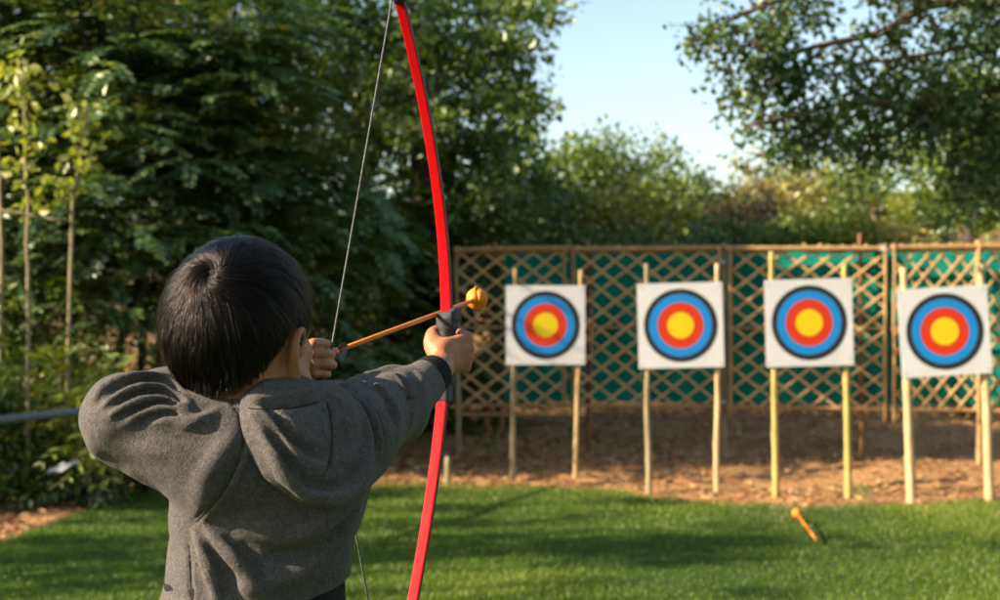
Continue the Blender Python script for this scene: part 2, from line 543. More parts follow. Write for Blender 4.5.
# blades
m_grass = leaf_mat('grass_blades', [(0, (.050, .098, .008)), (.45, (.130, .205, .016)), (.8, (.225, .275, .030)), (1, (.36, .33, .08))], trans=.42, gloss=.03)
def blades(n, ylo, yhi, half, hmin, hmax, w):
    y = RNG.uniform(ylo, yhi, n); x = RNG.uniform(-1, 1, n) * half(y)
    ok = y < lawn_edge(x) + RNG.normal(0, .025, n); x, y = x[ok], y[ok]; n = len(x)
    patch = fbm(np.stack([x * 1.1, y * 1.1, 0 * x], -1), 3)
    h = RNG.uniform(hmin, hmax, n) * (1 + .35 * patch); a = RNG.uniform(0, 2 * math.pi, n)
    b0 = np.stack([x, y, lz(x, y) - .004], -1); r = np.stack([np.cos(a), np.sin(a), 0 * a], -1) * w * RNG.uniform(.7, 1.3, n)[:, None]
    le = np.stack([-np.sin(a), np.cos(a), 0 * a], -1) * (h * RNG.uniform(.1, .9, n))[:, None] + RNG.normal(0, .004, (n, 3))
    up = np.array([0, 0, 1.0])
    m0 = b0 + le * .35 + up * (h * .6)[:, None]; tp = b0 + le + up * h[:, None]
    V = np.stack([b0 - r, b0 + r, m0 + r * .8, m0 - r * .8, tp], 1).reshape(-1, 3); k = np.arange(n) * 5
    return V, np.stack([k, k + 1, k + 2, k + 3], -1), np.stack([k + 3, k + 2, k + 4], -1), np.clip(.42 + .28 * patch + RNG.normal(0, .17, n), 0, 1)
parts = [blades(230000, 5.3, 9.75, lambda y: y * .40 + .25, .014, .028, .0017), blades(60000, -1, 5.3, lambda y: 2.6 + 0 * y, .02, .034, .0035)]
V = np.concatenate([p[0] for p in parts]); o = len(parts[0][0])
me = mesh_np('grass', V, [np.concatenate([parts[0][1], parts[1][1] + o]), np.concatenate([parts[0][2], parts[1][2] + o])], False)
tv = np.concatenate([parts[0][3], parts[1][3]]); tint_attr(me, np.concatenate([tv, tv]))
tag(link('grass', me, m_grass), label='short green lawn grass between the boy and the targets', kind='stuff')

# dead leaves on the earth and a few on the lawn
def leaf_quads(c, d, n, L, W):
    """Rhombic leaves folded a little along the midrib."""
    d = nrm(d); s = nrm(np.cross(d, n)); nn = np.cross(s, d)
    L = np.asarray(L)[..., None]; W = np.asarray(W)[..., None]
    V = np.stack([c, c + d * L * .45 + s * W + nn * W * .3, c + d * L, c + d * L * .45 - s * W + nn * W * .3], 1).reshape(-1, 3)
    return V, np.arange(len(c) * 4).reshape(-1, 4)
n = 26000
y = RNG.uniform(8.4, 15.5, n); x = RNG.uniform(-4.5, 5.5, n)
y[:3500] = RNG.uniform(6.4, 9.6, 3500); x[:3500] = RNG.uniform(-3.8, -2.1, 3500)
k = (y > lawn_edge(x) - .1 + RNG.exponential(.02, n) * 0) & (RNG.random(n) < .25 + .75 * (fbm(np.stack([x * 1.5, y * 1.5, 0 * x + 4], -1), 3) > -.1))
lw = RNG.random(500); x = np.concatenate([x[k], RNG.uniform(-2.4, 3.4, 26)]); y = np.concatenate([y[k], RNG.uniform(5.8, 8.6, 26)])
n = len(x); onl_ = y < lawn_edge(x)
c = np.stack([x, y, np.where(onl_, .034, gz(x, y) + .012)], -1)
a = RNG.uniform(0, 2 * math.pi, n)
V, Q = leaf_quads(c, np.stack([np.cos(a), np.sin(a), RNG.uniform(-.1, .35, n)], -1), nrm(np.stack([RNG.normal(0, .35, n), RNG.normal(0, .35, n), np.ones(n)], -1)), np.where(onl_, .03, RNG.uniform(.03, .08, n)), np.where(onl_, .006, RNG.uniform(.007, .020, n)))
me = mesh_np('leaf_litter', V, Q, False); tint_attr(me, RNG.random(n))
tag(link('leaf_litter', me, leaf_mat('dead_leaves', [(0, (.07, .04, .024)), (.25, (.20, .10, .042)), (.5, (.46, .25, .10)), (.8, (.68, .47, .24)), (1, (.42, .12, .04))], trans=.1, gloss=.03)),
    label='dry fallen leaves scattered over the bare earth below the fence', kind='stuff')
# ================================================================ targets, lattice fence, nets, rail
def wood_mat(name, stops, bump=.002):
    return principled(name, stops, scale=7, rough=.7, bump=bump, bscale=40, stretch=(5, 5, 1), spec=.3, detail=6)
m_post = [wood_mat('grey_bamboo', [(.3, (.20, .155, .085)), (.7, (.38, .30, .17))]),
          wood_mat('tan_bamboo', [(.3, (.28, .19, .08)), (.7, (.50, .36, .17))]),
          wood_mat('yellow_bamboo', [(.3, (.29, .23, .050)), (.55, (.46, .34, .10)), (.75, (.54, .39, .16))]),
          wood_mat('peeled_pole', [(.3, (.42, .28, .13)), (.7, (.62, .45, .25))])]
m_strip = wood_mat('bamboo_strip', [(.25, (.36, .21, .085)), (.5, (.55, .35, .15)), (.75, (.68, .49, .25))])
m_rail = wood_mat('bamboo_rail', [(.3, (.27, .155, .060)), (.7, (.46, .29, .125))])
m_brown = wood_mat('brown_pole', [(.3, (.12, .055, .025)), (.7, (.26, .125, .055))])
m_board = principled('board_white', [(.3, (.55, .545, .54)), (.55, (.60, .595, .59)), (.75, (.65, .64, .635))], scale=5, rough=.55, spec=.35, detail=6)
def paint(nm, c): return principled(nm, [(.3, tuple(v * .92 for v in c)), (.7, c)], scale=6, rough=.5, spec=.35, detail=6)
m_ring = {'black': paint('ring_black', (.020, .018, .017)), 'blue': paint('ring_blue', (.008, .21, .56)), 'red': paint('ring_red', (.56, .034, .006)), 'yellow': paint('ring_yellow', (.68, .50, .008))}
m_nail = principled('nail_steel', [(0, (.16, .15, .14))], rough=.45, metal=.8)

def pole(mb, a, b, r0, r1, wob=.01, seg=9, nodes=True, n=22, seed=0):
    a = np.asarray(a, float); b = np.asarray(b, float); rg = np.random.default_rng(seed + 11)
    t = np.linspace(0, 1, n)
    w = spline(np.vstack([np.zeros(3), rg.normal(0, wob, (4, 3)) * [1, 1, 0], np.zeros(3)]), n)
    C = a + (b - a) * t[:, None] + w
    r = r0 + (r1 - r0) * t
    if nodes:
        ph = (t * np.linalg.norm(b - a) / .24 + rg.random()) % 1
        r = r * (1 + .20 * np.exp(-((ph - .5) / .07) ** 2)) * (1 + rg.normal(0, .02, n))
    mb.tube(C, r, seg)

def disc_ring(mb, r0, r1, y, n=72, th=.0012):
    a = np.linspace(0, 2 * math.pi, n, endpoint=False); c, s = np.cos(a), np.sin(a)
    if r0 <= 0:
        V = np.concatenate([[[0, y, 0]], np.stack([r1 * c, 0 * a + y, r1 * s], -1), np.stack([r1 * c, 0 * a + y + th, r1 * s], -1)])
        F = [(0, 1 + i, 1 + (i + 1) % n) for i in range(n)] + [(1 + i, 1 + n + i, 1 + n + (i + 1) % n, 1 + (i + 1) % n) for i in range(n)]
    else:
        R = [(r0, y), (r1, y), (r1, y + th), (r0, y + th)]
        V = np.concatenate([np.stack([r * c, 0 * a + yy, r * s], -1) for r, yy in R])
        F = [(k * n + i, k * n + (i + 1) % n, ((k + 1) % 4) * n + (i + 1) % n, ((k + 1) % 4) * n + i) for k in range(4) for i in range(n)]
    mb.add(V, F)

W = .558
def target(label, cpx, cpy, d, roll, yaw, posts, mats, prad, top, seed):
    c = P(cpx, cpy, d); rg = np.random.default_rng(seed)
    root = empty('archery_target', (c[0], d, 0), label, 'archery target', 'archery targets standing in a row')
    R = rotz(yaw) @ np.array([[math.cos(roll), 0, math.sin(roll)], [0, 1, 0], [-math.sin(roll), 0, math.cos(roll)]])
    def put(mb): mb.V = [v @ R.T + c for v in mb.V]; return mb
    # board: a slightly bowed sheet with thickness
    n = 13; g = np.linspace(-W / 2, W / 2, n); X, Z = np.meshgrid(g, g, indexing='ij')
    bow = .0035 * (X / W * 2) ** 2 * rg.uniform(-1, 1) + .0015 * vnoise(np.stack([X * 6, X * 0 + seed, Z * 6], -1))
    bow = bow * 0 + .0
    V = np.concatenate([np.stack([X, bow - .005, Z], -1).reshape(-1, 3), np.stack([X, bow + .005, Z], -1).reshape(-1, 3)])
    F = []
    for i in range(n - 1):
        for j in range(n - 1):
            q = (i * n + j, (i + 1) * n + j, (i + 1) * n + j + 1, i * n + j + 1); F.append(q); F.append(tuple(k + n * n for k in q[::-1]))
    rim = [i * n for i in range(n)] + [(n - 1) * n + j for j in range(1, n)] + [i * n + n - 1 for i in range(n - 2, -1, -1)] + [j for j in range(n - 2, 0, -1)]
    F += [(rim[k], rim[(k + 1) % len(rim)], rim[(k + 1) % len(rim)] + n * n, rim[k] + n * n) for k in range(len(rim))]
    mb = MB(); mb.add(V, F); put(mb).build('board', m_board, root, smooth=False)
    for nm, key, r0, r1 in (('outer_ring', 'black', .2060, .241), ('blue_ring', 'blue', .1515, .2058), ('red_ring', 'red', .0865, .1513), ('bullseye', 'yellow', 0, .0863)):
        mb = MB(); disc_ring(mb, r0, r1, -.0068); put(mb).build(nm, m_ring[key], root, smooth=False)
    for sx in (-1, 1):
        for sz in (-1, 1):
            mb = MB(); q = np.array([sx * (W / 2 - .022), -.006, sz * (W / 2 - .028)]) + rg.normal(0, .003, 3) * [1, 0, 1]
            mb.tube([q + [0, .004, 0], q, q - [0, .002, 0]], [.0045, .0045, .002], 8); put(mb).build('nail', m_nail, root)
    for i, (tx, ty, bx, by) in enumerate(posts):
        # foot on the ground, head behind the board, then on to its tip above
        foot = P(bx, by, d + .03); foot[2] = gz(foot[0], foot[1]) - .05
        head = P(tx, ty, d + .012 + prad[1])
        v = head - foot; tip = head + v / v[2] * (W + top[i])
        head[1] = tip[1] = d + .008 + prad[1] * 1.15
        mb = MB(); t = np.linspace(0, 1, 26)
        pole(mb, foot, tip, prad[0], prad[1], wob=.003, seed=seed * 7 + i, n=30)
        mb.build('post', mats[i], root)
    return root

target('white board with four colour rings, nearest the bow, on thin greyish posts', 545.5, 325, 9.81, 0, .02, [(514, 366, 512.5, 482), (578.5, 366, 575.5, 484)], [m_post[0], m_post[1]], (.020, .014), (.13, .12), 1)
target('ring target on tan posts, second board from the bow, left of the yellow bamboo posts', 680.5, 325.3, 9.14, -.026, -.03, [(647.5, 368, 649, 494), (717, 368, 717, 497)], [m_post[0], m_post[3]], (.021, .014), (.13, .13), 2)
target('ring target standing on two yellow-green bamboo posts', 809, 322.6, 8.93, -.026, -.02, [(773.5, 366, 776, 501), (846, 366, 848.5, 501)], [m_post[2], m_post[2]], (.024, .017), (.18, .10), 3)
target('leaning ring target on thick peeled pale poles at the right', 944.5, 331.3, 8.75, -.062, -.04, [(907, 378, 911.5, 501), (985, 375, 990.5, 499)], [m_post[3], m_post[3]], (.030, .022), (.14, .14), 4)

# ---- bamboo lattice panels
ZT, ZB = 1.705, .425
def clip_seg(u0, v0, u1, v1, w, z0, z1):
    """Clips a line to 0..w by z0..z1."""
    t0, t1 = 0.0, 1.0
    for p, q in ((u0 - u1, u0), (u1 - u0, w - u0), (v0 - v1, v0 - z0), (v1 - v0, z1 - v0)):
        if abs(p) < 1e-9:
            if q < 0: return None
        else:
            r = q / p
            if p < 0: t0 = max(t0, r)
            else: t1 = min(t1, r)
    if t1 - t0 < .03: return None
    return (u0 + (u1 - u0) * t0, v0 + (v1 - v0) * t0, u0 + (u1 - u0) * t1, v0 + (v1 - v0) * t1)

def panel(label, pxa, da, pxb, db, pitch, vp, seed, double=False, stiles=((0, 0),), ties=()):
    A = P(pxa, HZ, da)[:2]; B = P(pxb, HZ, db)[:2]; L = float(np.linalg.norm(B - A)); ex = (B - A) / L; ey = np.array([-ex[1], ex[0]])
    pt = lambda u, z, o=0.0: np.array([*(A + ex * u + ey * o), z])
    rg = np.random.default_rng(seed)
    root = empty('lattice_panel', (*(A + ex * L / 2), 0), label, 'fence panel', 'bamboo lattice fence panels')
    mb = MB(); sl = vp / pitch
    for lay, sgn in ((0, 1), (1, -1)):
        H = ZT - ZB; span = H / sl
        for k in range(int((L + 2 * span) / pitch) + 2):
            u0 = -span + k * pitch + rg.normal(0, .006); j = rg.normal(0, .012)
            zb, zt = ZB - .03 - rg.random() * .03, ZT + .01 + rg.random() * .03
            a = (u0, zb, u0 + (zt - zb) / sl + j, zt) if sgn > 0 else (u0 + (zt - zb) / sl + j, zb, u0, zt)
            s = clip_seg(*a, L, zb, zt)
            if s is None: continue
            o = -.010 + .013 * lay + rg.normal(0, .0008); wd = .0095 * rg.uniform(.85, 1.15)
            p, q = pt(s[0], s[1], o), pt(s[2], s[3], o)
            d = nrm(q - p); nrmv = np.array([*(-ey), 0]); sv = np.cross(d, nrmv)
            m_ = 5; V = []
            for i in range(m_):
                c = p + (q - p) * i / (m_ - 1) + nrmv * rg.normal(0, .0015)
                for aa, bb in ((-1, .0), (-.6, .7), (.6, .7), (1, 0), (.6, -.5), (-.6, -.5)): V.append(c + sv * wd * aa + nrmv * .0042 * bb)
            F = [(i * 6 + j2, i * 6 + (j2 + 1) % 6, (i + 1) * 6 + (j2 + 1) % 6, (i + 1) * 6 + j2) for i in range(m_ - 1) for j2 in range(6)] + [tuple(range(6)), tuple((m_ - 1) * 6 + j2 for j2 in range(6))]
            mb.add(V, F)
    mb.build('lattice', m_strip, root, smooth=False)
    def rail(nm, z, r, o):
        r_ = MB(); pole(r_, pt(-.02, z, o), pt(L + .02, z + rg.normal(0, .006), o), r, r * .9, wob=.006, seed=seed + int(z * 100), n=26); r_.build(nm, m_rail, root)
    rail('top_rail', ZT, .021, -.034); rail('top_rail', ZT - .012, .016, .022); rail('bottom_rail', ZB, .015, -.030)
    if double: rail('bottom_rail', ZB - .075, .015, -.020)
    rail('middle_rail', 1.065, .012, .018)
    for u, o in stiles:
        r_ = MB(); pole(r_, pt(u * L, ZB - .10, -.046 + o), pt(u * L, ZT + .03, -.046 + o), .014, .012, wob=.004, seed=seed + int(u * 10), n=20); r_.build('stile', m_rail, root)
    for u, z in ties:
        t_ = MB(); th = np.linspace(0, 2 * math.pi, 16)
        for dz in (-.008, .004): t_.tube([pt(u * L + .030 * math.cos(x), z + dz + .008 * math.sin(2 * x), -.046 + .026 * math.sin(x)) for x in th], .0045, 6, cap=False)
        t_.build('tie', m_tie, root)
    return pt
m_tie = principled('white_tie', [(.3, (.45, .42, .40)), (.7, (.62, .60, .57))], scale=60, rough=.7)
panel('lattice panel by the bow with open dark gaps and double bottom rail', 457, 11.5, 569, 11.4, .200, .158, 21, True, ((0.005, 0), (.965, 0)), ())
panel('wide bamboo lattice panel behind the two left targets, white ties at its right', 573, 11.4, 722, 11.25, .200, .158, 22, False, ((.005, 0), (.985, 0)), ((1.0, 1.60), (1.0, .47)))
panel('bamboo lattice panel behind the yellow-green bamboo posts', 729, 11.22, 886, 11.05, .200, .158, 23, False, ((.01, 0), (.99, 0)), ((.99, 1.69),))
panel('narrow-meshed bamboo lattice panel behind the leaning target', 893, 11.0, 1030, 10.86, .134, .165, 24, False, ((.005, 0), (.62, -.03), (.99, 0)), ())

m_net, nt, out = new_mat('green_netting')
b = N(nt, 'ShaderNodeBsdfPrincipled'); tc = N(nt, 'ShaderNodeTexCoord'); n1 = N(nt, 'ShaderNodeTexNoise', i_Scale=3.5, i_Detail=5.0); nt.links.new(tc.outputs['Object'], n1.inputs['Vector'])
nt.links.new(ramp(nt, [(.3, (.005, .33, .245)), (.55, (.010, .48, .35)), (.75, (.04, .60, .45))], n1.outputs[0]), b.inputs['Base Color'])
b.inputs['Roughness'].default_value = .75; b.inputs['Specular IOR Level'].default_value = .2
wv = N(nt, 'ShaderNodeTexWave', i_Scale=160.0); wv.bands_direction = 'Z'; nt.links.new(tc.outputs['Object'], wv.inputs['Vector'])
bp = N(nt, 'ShaderNodeBump', i_Distance=.002); nt.links.new(wv.outputs[0], bp.inputs['Height']); nt.links.new(bp.outputs[0], b.inputs['Normal'])
tl = N(nt, 'ShaderNodeBsdfTranslucent'); tl.inputs[0].default_value = (.01, .35, .25, 1); ms = N(nt, 'ShaderNodeMixShader', i_0=.25)
nt.links.new(b.outputs[0], ms.inputs[1]); nt.links.new(tl.outputs[0], ms.inputs[2]); nt.links.new(ms.outputs[0], out.inputs[0])
def net(label, pxa, da, pxb, db, seed):
    A = P(pxa, HZ, da); B = P(pxb, HZ, db); nx_, nz_ = 50, 26
    u = np.linspace(0, 1, nx_)[:, None]; v = np.linspace(0, 1, nz_)[None]
    X = A[0] + (B[0] - A[0]) * u + 0 * v; Y = A[1] + (B[1] - A[1]) * u + 0 * v; Z = .455 + (1.685 - .455) * v + 0 * u
    Z = Z - .012 * np.abs(np.sin(u * 9)) * v; q = np.stack([X * 2.3, Z * 1.4, 0 * X + seed], -1)
    Y = Y + .075 + .022 * fbm(q, 3) + .010 * np.sin(X * 26 + 3 * Z) * (.4 + v * .6)
    V = np.stack([X, Y, Z], -1).reshape(-1, 3); ii = (np.arange(nx_ - 1)[:, None] * nz_ + np.arange(nz_ - 1)).ravel()
    Q = np.stack([ii, ii + nz_, ii + nz_ + 1, ii + 1], -1); nv = len(V); V = np.concatenate([V, V + [0, .003, 0]])
    o = link('windbreak_net', mesh_np('windbreak_net', V, np.concatenate([Q, Q[:, ::-1] + nv])), m_net)
    tag(o, label, 'net', 'green nets behind the lattice fence')
net('green net hung behind the lattice panel nearest the bow', 505, 11.5, 586, 11.42, 1)
net('long green net hung behind the second and third boards', 593, 11.42, 890, 11.1, 2)
net('green net behind the leaning target at the right', 885, 11.14, 1030, 10.95, 3)
for px, d, top, r, lab, mt in ((458.5, 11.46, 300, .022, 'grey-brown pole at the left end of the lattice fence', m_post[0]), (589, 11.52, 240, .024, 'brown pole seen in the gap between the green nets', m_brown),
                          (726, 11.30, 243, .016, 'thin pole behind the tied joint of two lattice panels', m_post[0]), (861, 11.13, 233, .018, 'dark brown pole behind the lattice, right of the yellow bamboo', m_brown),
                          (979, 10.90, 240, .024, 'pale pole against the fence above the leaning target', m_post[1])):
    X = P(px, HZ, d); mb = MB(); z = gz(X[0], d); pole(mb, (X[0], d, float(z) - .1), (X[0] - .01, d, P(px, top, d)[2]), r * 1.1, r * .9, wob=.006, seed=int(px), n=26)
    tag(mb.build('fence_post', mt), lab, 'fence post', 'poles carrying the lattice fence')
mb = MB(); X = P(447, 482, 9.6); pole(mb, (X[0], 9.62, -.08), (X[0] + .006, 9.62, .20), .022, .020, wob=.001, seed=5, n=8)
tag(mb.build('short_stake', m_post[0]), 'short weathered stake at the lawn edge behind the bow', 'stake')
for k, (px, lab) in enumerate(((486, 'dry rust-coloured vine hanging below the lattice, nearer the bow'), (500, 'dry rust-coloured vine hanging below the lattice, nearer the first target'))):
    t = np.linspace(0, 1, 22); X = P(px, HZ, 11.2)[0]; mb = MB()
    mb.tube(np.stack([X + .05 * np.sin(t * 4 + k) * (1 - t) * .5 + .02 * np.sin(t * 17 + k), 11.3 - .1 * t + .01 * np.sin(t * 13), .47 - .49 * t], -1), .0075, 7)
    mb.tube(np.stack([X + .025 + .03 * np.sin(t * 5), 11.31 - .06 * t, .46 - .22 * t], -1), .006, 6)
    tag(mb.build('dry_vine', principled('vine_rust', [(.3, (.24, .10, .035)), (.7, (.36, .17, .06))], scale=30, rough=.9)), lab, 'vine', 'dry vines under the fence')

# ---- grey handrail at the left
m_pipe = principled('grey_pipe', [(.3, (.11, .115, .12)), (.7, (.16, .165, .17))], scale=12, rough=.5, bump=.0008, bscale=120, spec=.4)
RA, RB = np.array([-2.95, 4.5, .735]), np.array([-1.02, 9.0, .745])
hr = empty('handrail', (RA[0], RA[1], 0), 'grey metal pipe handrail running behind the boy at the left', 'handrail')
mb = MB(); mb.tube([RA + (RB - RA) * t for t in np.linspace(0, 1, 24)], .019, 12); mb.build('top_pipe', m_pipe, hr)
for t in (.02, .70, .93):
    q = RA + (RB - RA) * t; mb = MB(); mb.tube([(q[0], q[1], -.05), (q[0], q[1], q[2])], .016, 10); mb.build('post', m_pipe, hr)

# ---- the orange arrow on the grass, small litter
m_arrow_seed = 0
# ================================================================ trees, shrubs, hedges
m_bark = [principled('bark_dark', [(.3, (.035, .026, .018)), (.7, (.085, .062, .042))], scale=14, rough=.9, bump=.01, bscale=30, stretch=(3, 3, .6)),
          principled('bark_warm', [(.3, (.10, .055, .028)), (.7, (.20, .115, .06))], scale=14, rough=.9, bump=.008, bscale=30, stretch=(3, 3, .6)),
          principled('stem_pale', [(.3, (.20, .16, .08)), (.7, (.36, .29, .16))], scale=14, rough=.8, bump=.003, bscale=40, stretch=(3, 3, .6))]
m_leaf = {
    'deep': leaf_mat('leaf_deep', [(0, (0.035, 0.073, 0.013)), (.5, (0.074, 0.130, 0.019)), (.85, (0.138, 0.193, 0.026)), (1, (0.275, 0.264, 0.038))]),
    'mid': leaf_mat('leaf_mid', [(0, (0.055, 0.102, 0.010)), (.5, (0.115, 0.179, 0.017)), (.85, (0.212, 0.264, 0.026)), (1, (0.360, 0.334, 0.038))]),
    'blue': leaf_mat('leaf_bluish', [(0, (0.045, 0.094, 0.028)), (.5, (0.090, 0.162, 0.045)), (.85, (0.165, 0.243, 0.059)), (1, (0.300, 0.305, 0.064))], gloss=.09),
    'gold': leaf_mat('leaf_golden', [(0, (0.125, 0.126, 0.013)), (.5, (0.238, 0.224, 0.019)), (.85, (0.360, 0.324, 0.030)), (1, (0.360, 0.354, 0.043))]),
    'lime': leaf_mat('leaf_lime', [(0, (0.125, 0.173, 0.015)), (.5, (0.238, 0.293, 0.026)), (.85, (0.360, 0.354, 0.048)), (1, (0.360, 0.354, 0.086))], trans=.4),
    'rust': leaf_mat('leaf_rusty', [(0, (.08, .052, .018)), (.5, (.15, .105, .035)), (.85, (.20, .165, .05)), (1, (.26, .21, .07))]),
    'straw': leaf_mat('leaf_straw', [(0, (0.200, 0.152, 0.032)), (.5, (0.349, 0.254, 0.054)), (.85, (0.360, 0.345, 0.080)), (1, (0.360, 0.354, 0.107))]),
}

class Leaves:
    def __init__(self, seed): self.V, self.T, self.rg = [], [], np.random.default_rng(seed)

    def scatter(self, cen, r, per, L, flat=.6, tint=.45, tsd=.16, up=.55, wl=.26):
        """Leaves in blobs of radius r (n,) around cen (n,3)."""
        rg = self.rg; cen = np.asarray(cen); n = len(cen); r = np.broadcast_to(np.asarray(r, float), n)
        o = nrm(rg.normal(size=(n, per, 3))) * (rg.random((n, per, 1)) ** .45) * r[:, None, None]
        o[..., 2] *= flat
        c = (cen[:, None] + o).reshape(-1, 3)
        d = nrm(o.reshape(-1, 3)) + rg.normal(0, .6, c.shape) + np.array([0, 0, -.25])
        nn = rg.normal(0, 1, c.shape) * (1 - up) + np.array([0, 0, up]) + nrm(o.reshape(-1, 3)) * .35
        l = L * rg.uniform(.65, 1.3, len(c))
        V, _ = leaf_quads(c, d, nrm(nn), l, l * wl * rg.uniform(.8, 1.2, len(c)))
        t = np.repeat(tint + rg.normal(0, tsd * .7, n), per) + rg.normal(0, tsd, n * per)
        self.V.append(V); self.T.append(np.clip(t, 0, 1))

    def spray(self, a, d, length, droop, pairs, L, tint, wl=.20, curl=.0):
        """Feathery fronds: a (n,3) start, d (n,3) direction; leaflets in pairs along a drooping axis."""
        rg = self.rg; n = len(a); length = np.broadcast_to(length, n)
        t = np.linspace(.12, 1, pairs)[None, :, None]
        ax = a[:, None] + d[:, None] * length[:, None, None] * t + np.array([0, 0, -1.0]) * (droop * length)[:, None, None] * t ** 2
        tan = nrm(d[:, None] * length[:, None, None] + np.array([0, 0, -1.0]) * (2 * droop * length)[:, None, None] * t)
        side = nrm(np.cross(tan, np.array([0, 0, 1.0]))); nn = np.cross(side, tan)
        for s in (-1, 1):
            dd = nrm(tan * .75 + side * s + rg.normal(0, .14, tan.shape) - np.array([0, 0, .12]))
            l = L * (1.05 - .55 * t[..., 0]) * rg.uniform(.75, 1.2, (n, pairs))
            V, _ = leaf_quads(ax.reshape(-1, 3), dd.reshape(-1, 3), nrm(nn + rg.normal(0, .25, nn.shape)).reshape(-1, 3), l.ravel(), (l * wl).ravel())
            tt = (tint + rg.normal(0, .12, n))[:, None] + rg.normal(0, .10, (n, pairs)) + .10 * (t[..., 0] - .5)
            self.V.append(V); self.T.append(np.clip(tt.ravel(), 0, 1))

    def build(self, name, mat, parent):
        V = np.concatenate(self.V); me = mesh_np(name, V, np.arange(len(V)).reshape(-1, 4), False)
        tint_attr(me, np.concatenate(self.T)); return link(name, me, mat, parent)

def ellipsoid_pts(rg, c, R, n, shell=.5, lumps=.28, low=-.75):
    """Points in the outer part of a lumpy ellipsoid."""
    d = nrm(rg.normal(size=(n * 2, 3))); d = d[d[:, 2] > low][:n]
    k = 1 + lumps * fbm(d * 1.9 + rg.uniform(0, 50, 3), 2)
    f = (shell + (1 - shell) * rg.random(len(d)) ** .6) * k
    return np.asarray(c) + d * np.asarray(R) * f[:, None]

def limbs(mb, rg, base, fork, tips, r0, r1, seg=8):
    n = 14; trunk = spline(np.vstack([base, base + (fork - base) * .35 + rg.normal(0, .05, 3), base + (fork - base) * .7 + rg.normal(0, .05, 3), fork]), n)
    mb.tube(trunk, np.linspace(r0, r0 * .62, n), seg)
    for tip in tips:
        s = trunk[rg.integers(n * 2 // 3, n)]; mid = s + (tip - s) * .5 + rg.normal(0, .12, 3) * np.linalg.norm(tip - s) * .4 + np.array([0, 0, .06])
        c = spline(np.vstack([s, mid, tip]), 9); mb.tube(c, np.linspace(r1, r1 * .22, 9), 6)

def crown_tree(name, label, cat, px, d, cpx, cpy, rx, rz, mat, seed, blobs=70, per=46, L=.085, br=.34, flat=.6, bark=0, r0=.11, group=None,
               tint=.45, shell=.45, ry=None, lumps=.30, low=-.8, wl=.26, tsd=.16, limb_n=9):
    """Tree whose trunk stands under photo column px, d metres away; crown centre and radii in photo pixels."""
    rg = np.random.default_rng(seed); s = d / FPX
    c = P(cpx, cpy, d); R = np.array([rx * s, (ry or rx) * s, rz * s])
    x = P(px, HZ, d)[0]; base = np.array([x, d, float(gz(x, d)) - .1])
    root = empty(name, (base[0], base[1], base[2] + .1), label, cat, group)
    pts = ellipsoid_pts(rg, c, R, blobs, shell, lumps, low)
    mb = MB(); fork = c + np.array([0, 0, -.45 * R[2]]); fork[2] = max(fork[2], base[2] + .3)
    limbs(mb, rg, base, fork, pts[rg.permutation(len(pts))[:limb_n]], r0, r0 * .38)
    mb.build('trunk', m_bark[bark], root)
    lv = Leaves(seed); lv.scatter(pts, br * rg.uniform(.65, 1.25, len(pts)), per, L, flat, tint, tsd, wl=wl)
    lv.build('crown', m_leaf[mat], root)
    return root

def feather_tree(label, px, d, top, bot, halfw, mat, seed, n=90, L=.115, flen=.62, tint=.45, droop=.30, group='feathery trees at the left', name='feathery_tree', lean=0., pairs=14, bark=0, r0=.040, cat='tree', ry=None, wl=.20):
    """Slim stems carrying flat drooping fronds in layers, photo rows top..bot."""
    rg = np.random.default_rng(seed); s = d / FPX
    x = P(px, HZ, d)[0]; gzv = float(gz(x, d)); z1 = CAMZ + (HZ - top) * s; z0 = max(CAMZ + (HZ - bot) * s, gzv + .05)
    root = empty(name, (x, d, gzv), label, cat, group)
    hw = halfw * s; mb = MB(); stems = []
    for k in range(3):
        b0 = np.array([x + rg.normal(0, .12 * hw), d + rg.normal(0, .15), gzv - .05]); tp = np.array([x + lean + rg.normal(0, .35 * hw), d + rg.normal(0, .35 * hw), z1 - .1 * rg.random()])
        c = spline(np.vstack([b0, b0 + (tp - b0) * .4 + rg.normal(0, .06, 3), b0 + (tp - b0) * .75 + rg.normal(0, .08, 3), tp]), 16); stems.append(c)
        mb.tube(c, np.linspace(r0, .010, 16), 7)
    A, D, LN = [], [], []
    for i in range(n):
        c = stems[rg.integers(3)]; z = z0 + (z1 - z0) * rg.random() ** .9
        j = np.argmin(abs(c[:, 2] - z)); p = c[j].copy(); p[2] = z
        a = rg.uniform(0, 2 * math.pi); h = np.array([math.cos(a), math.sin(a), 0]); h[1] = h[1] * (1 if ry is None else ry)
        taper = 1 - .55 * ((z - z0) / max(z1 - z0, .1)) ** 2.2
        reach = hw * taper * rg.uniform(.15, 1.0)
        q = p + h * reach + np.array([0, 0, .10 * reach])
        mb.tube(spline(np.vstack([p, (p + q) / 2 + [0, 0, .05 * reach], q]), 5), np.linspace(.007, .003, 5), 4)
        for _ in range(5):
            A.append(p + (q - p) * rg.uniform(.35, 1)); D.append(nrm(h + rg.normal(0, .55, 3) * [1, 1, .25] + [0, 0, .15])); LN.append(flen * rg.uniform(.6, 1.25))
    mb.build('trunk', m_bark[bark], root)
    lv = Leaves(seed); lv.spray(np.array(A), np.array(D), np.array(LN), droop, pairs, L, tint + .0 * rg.random(len(A)), wl)
    lv.build('crown', m_leaf[mat], root)
    return root

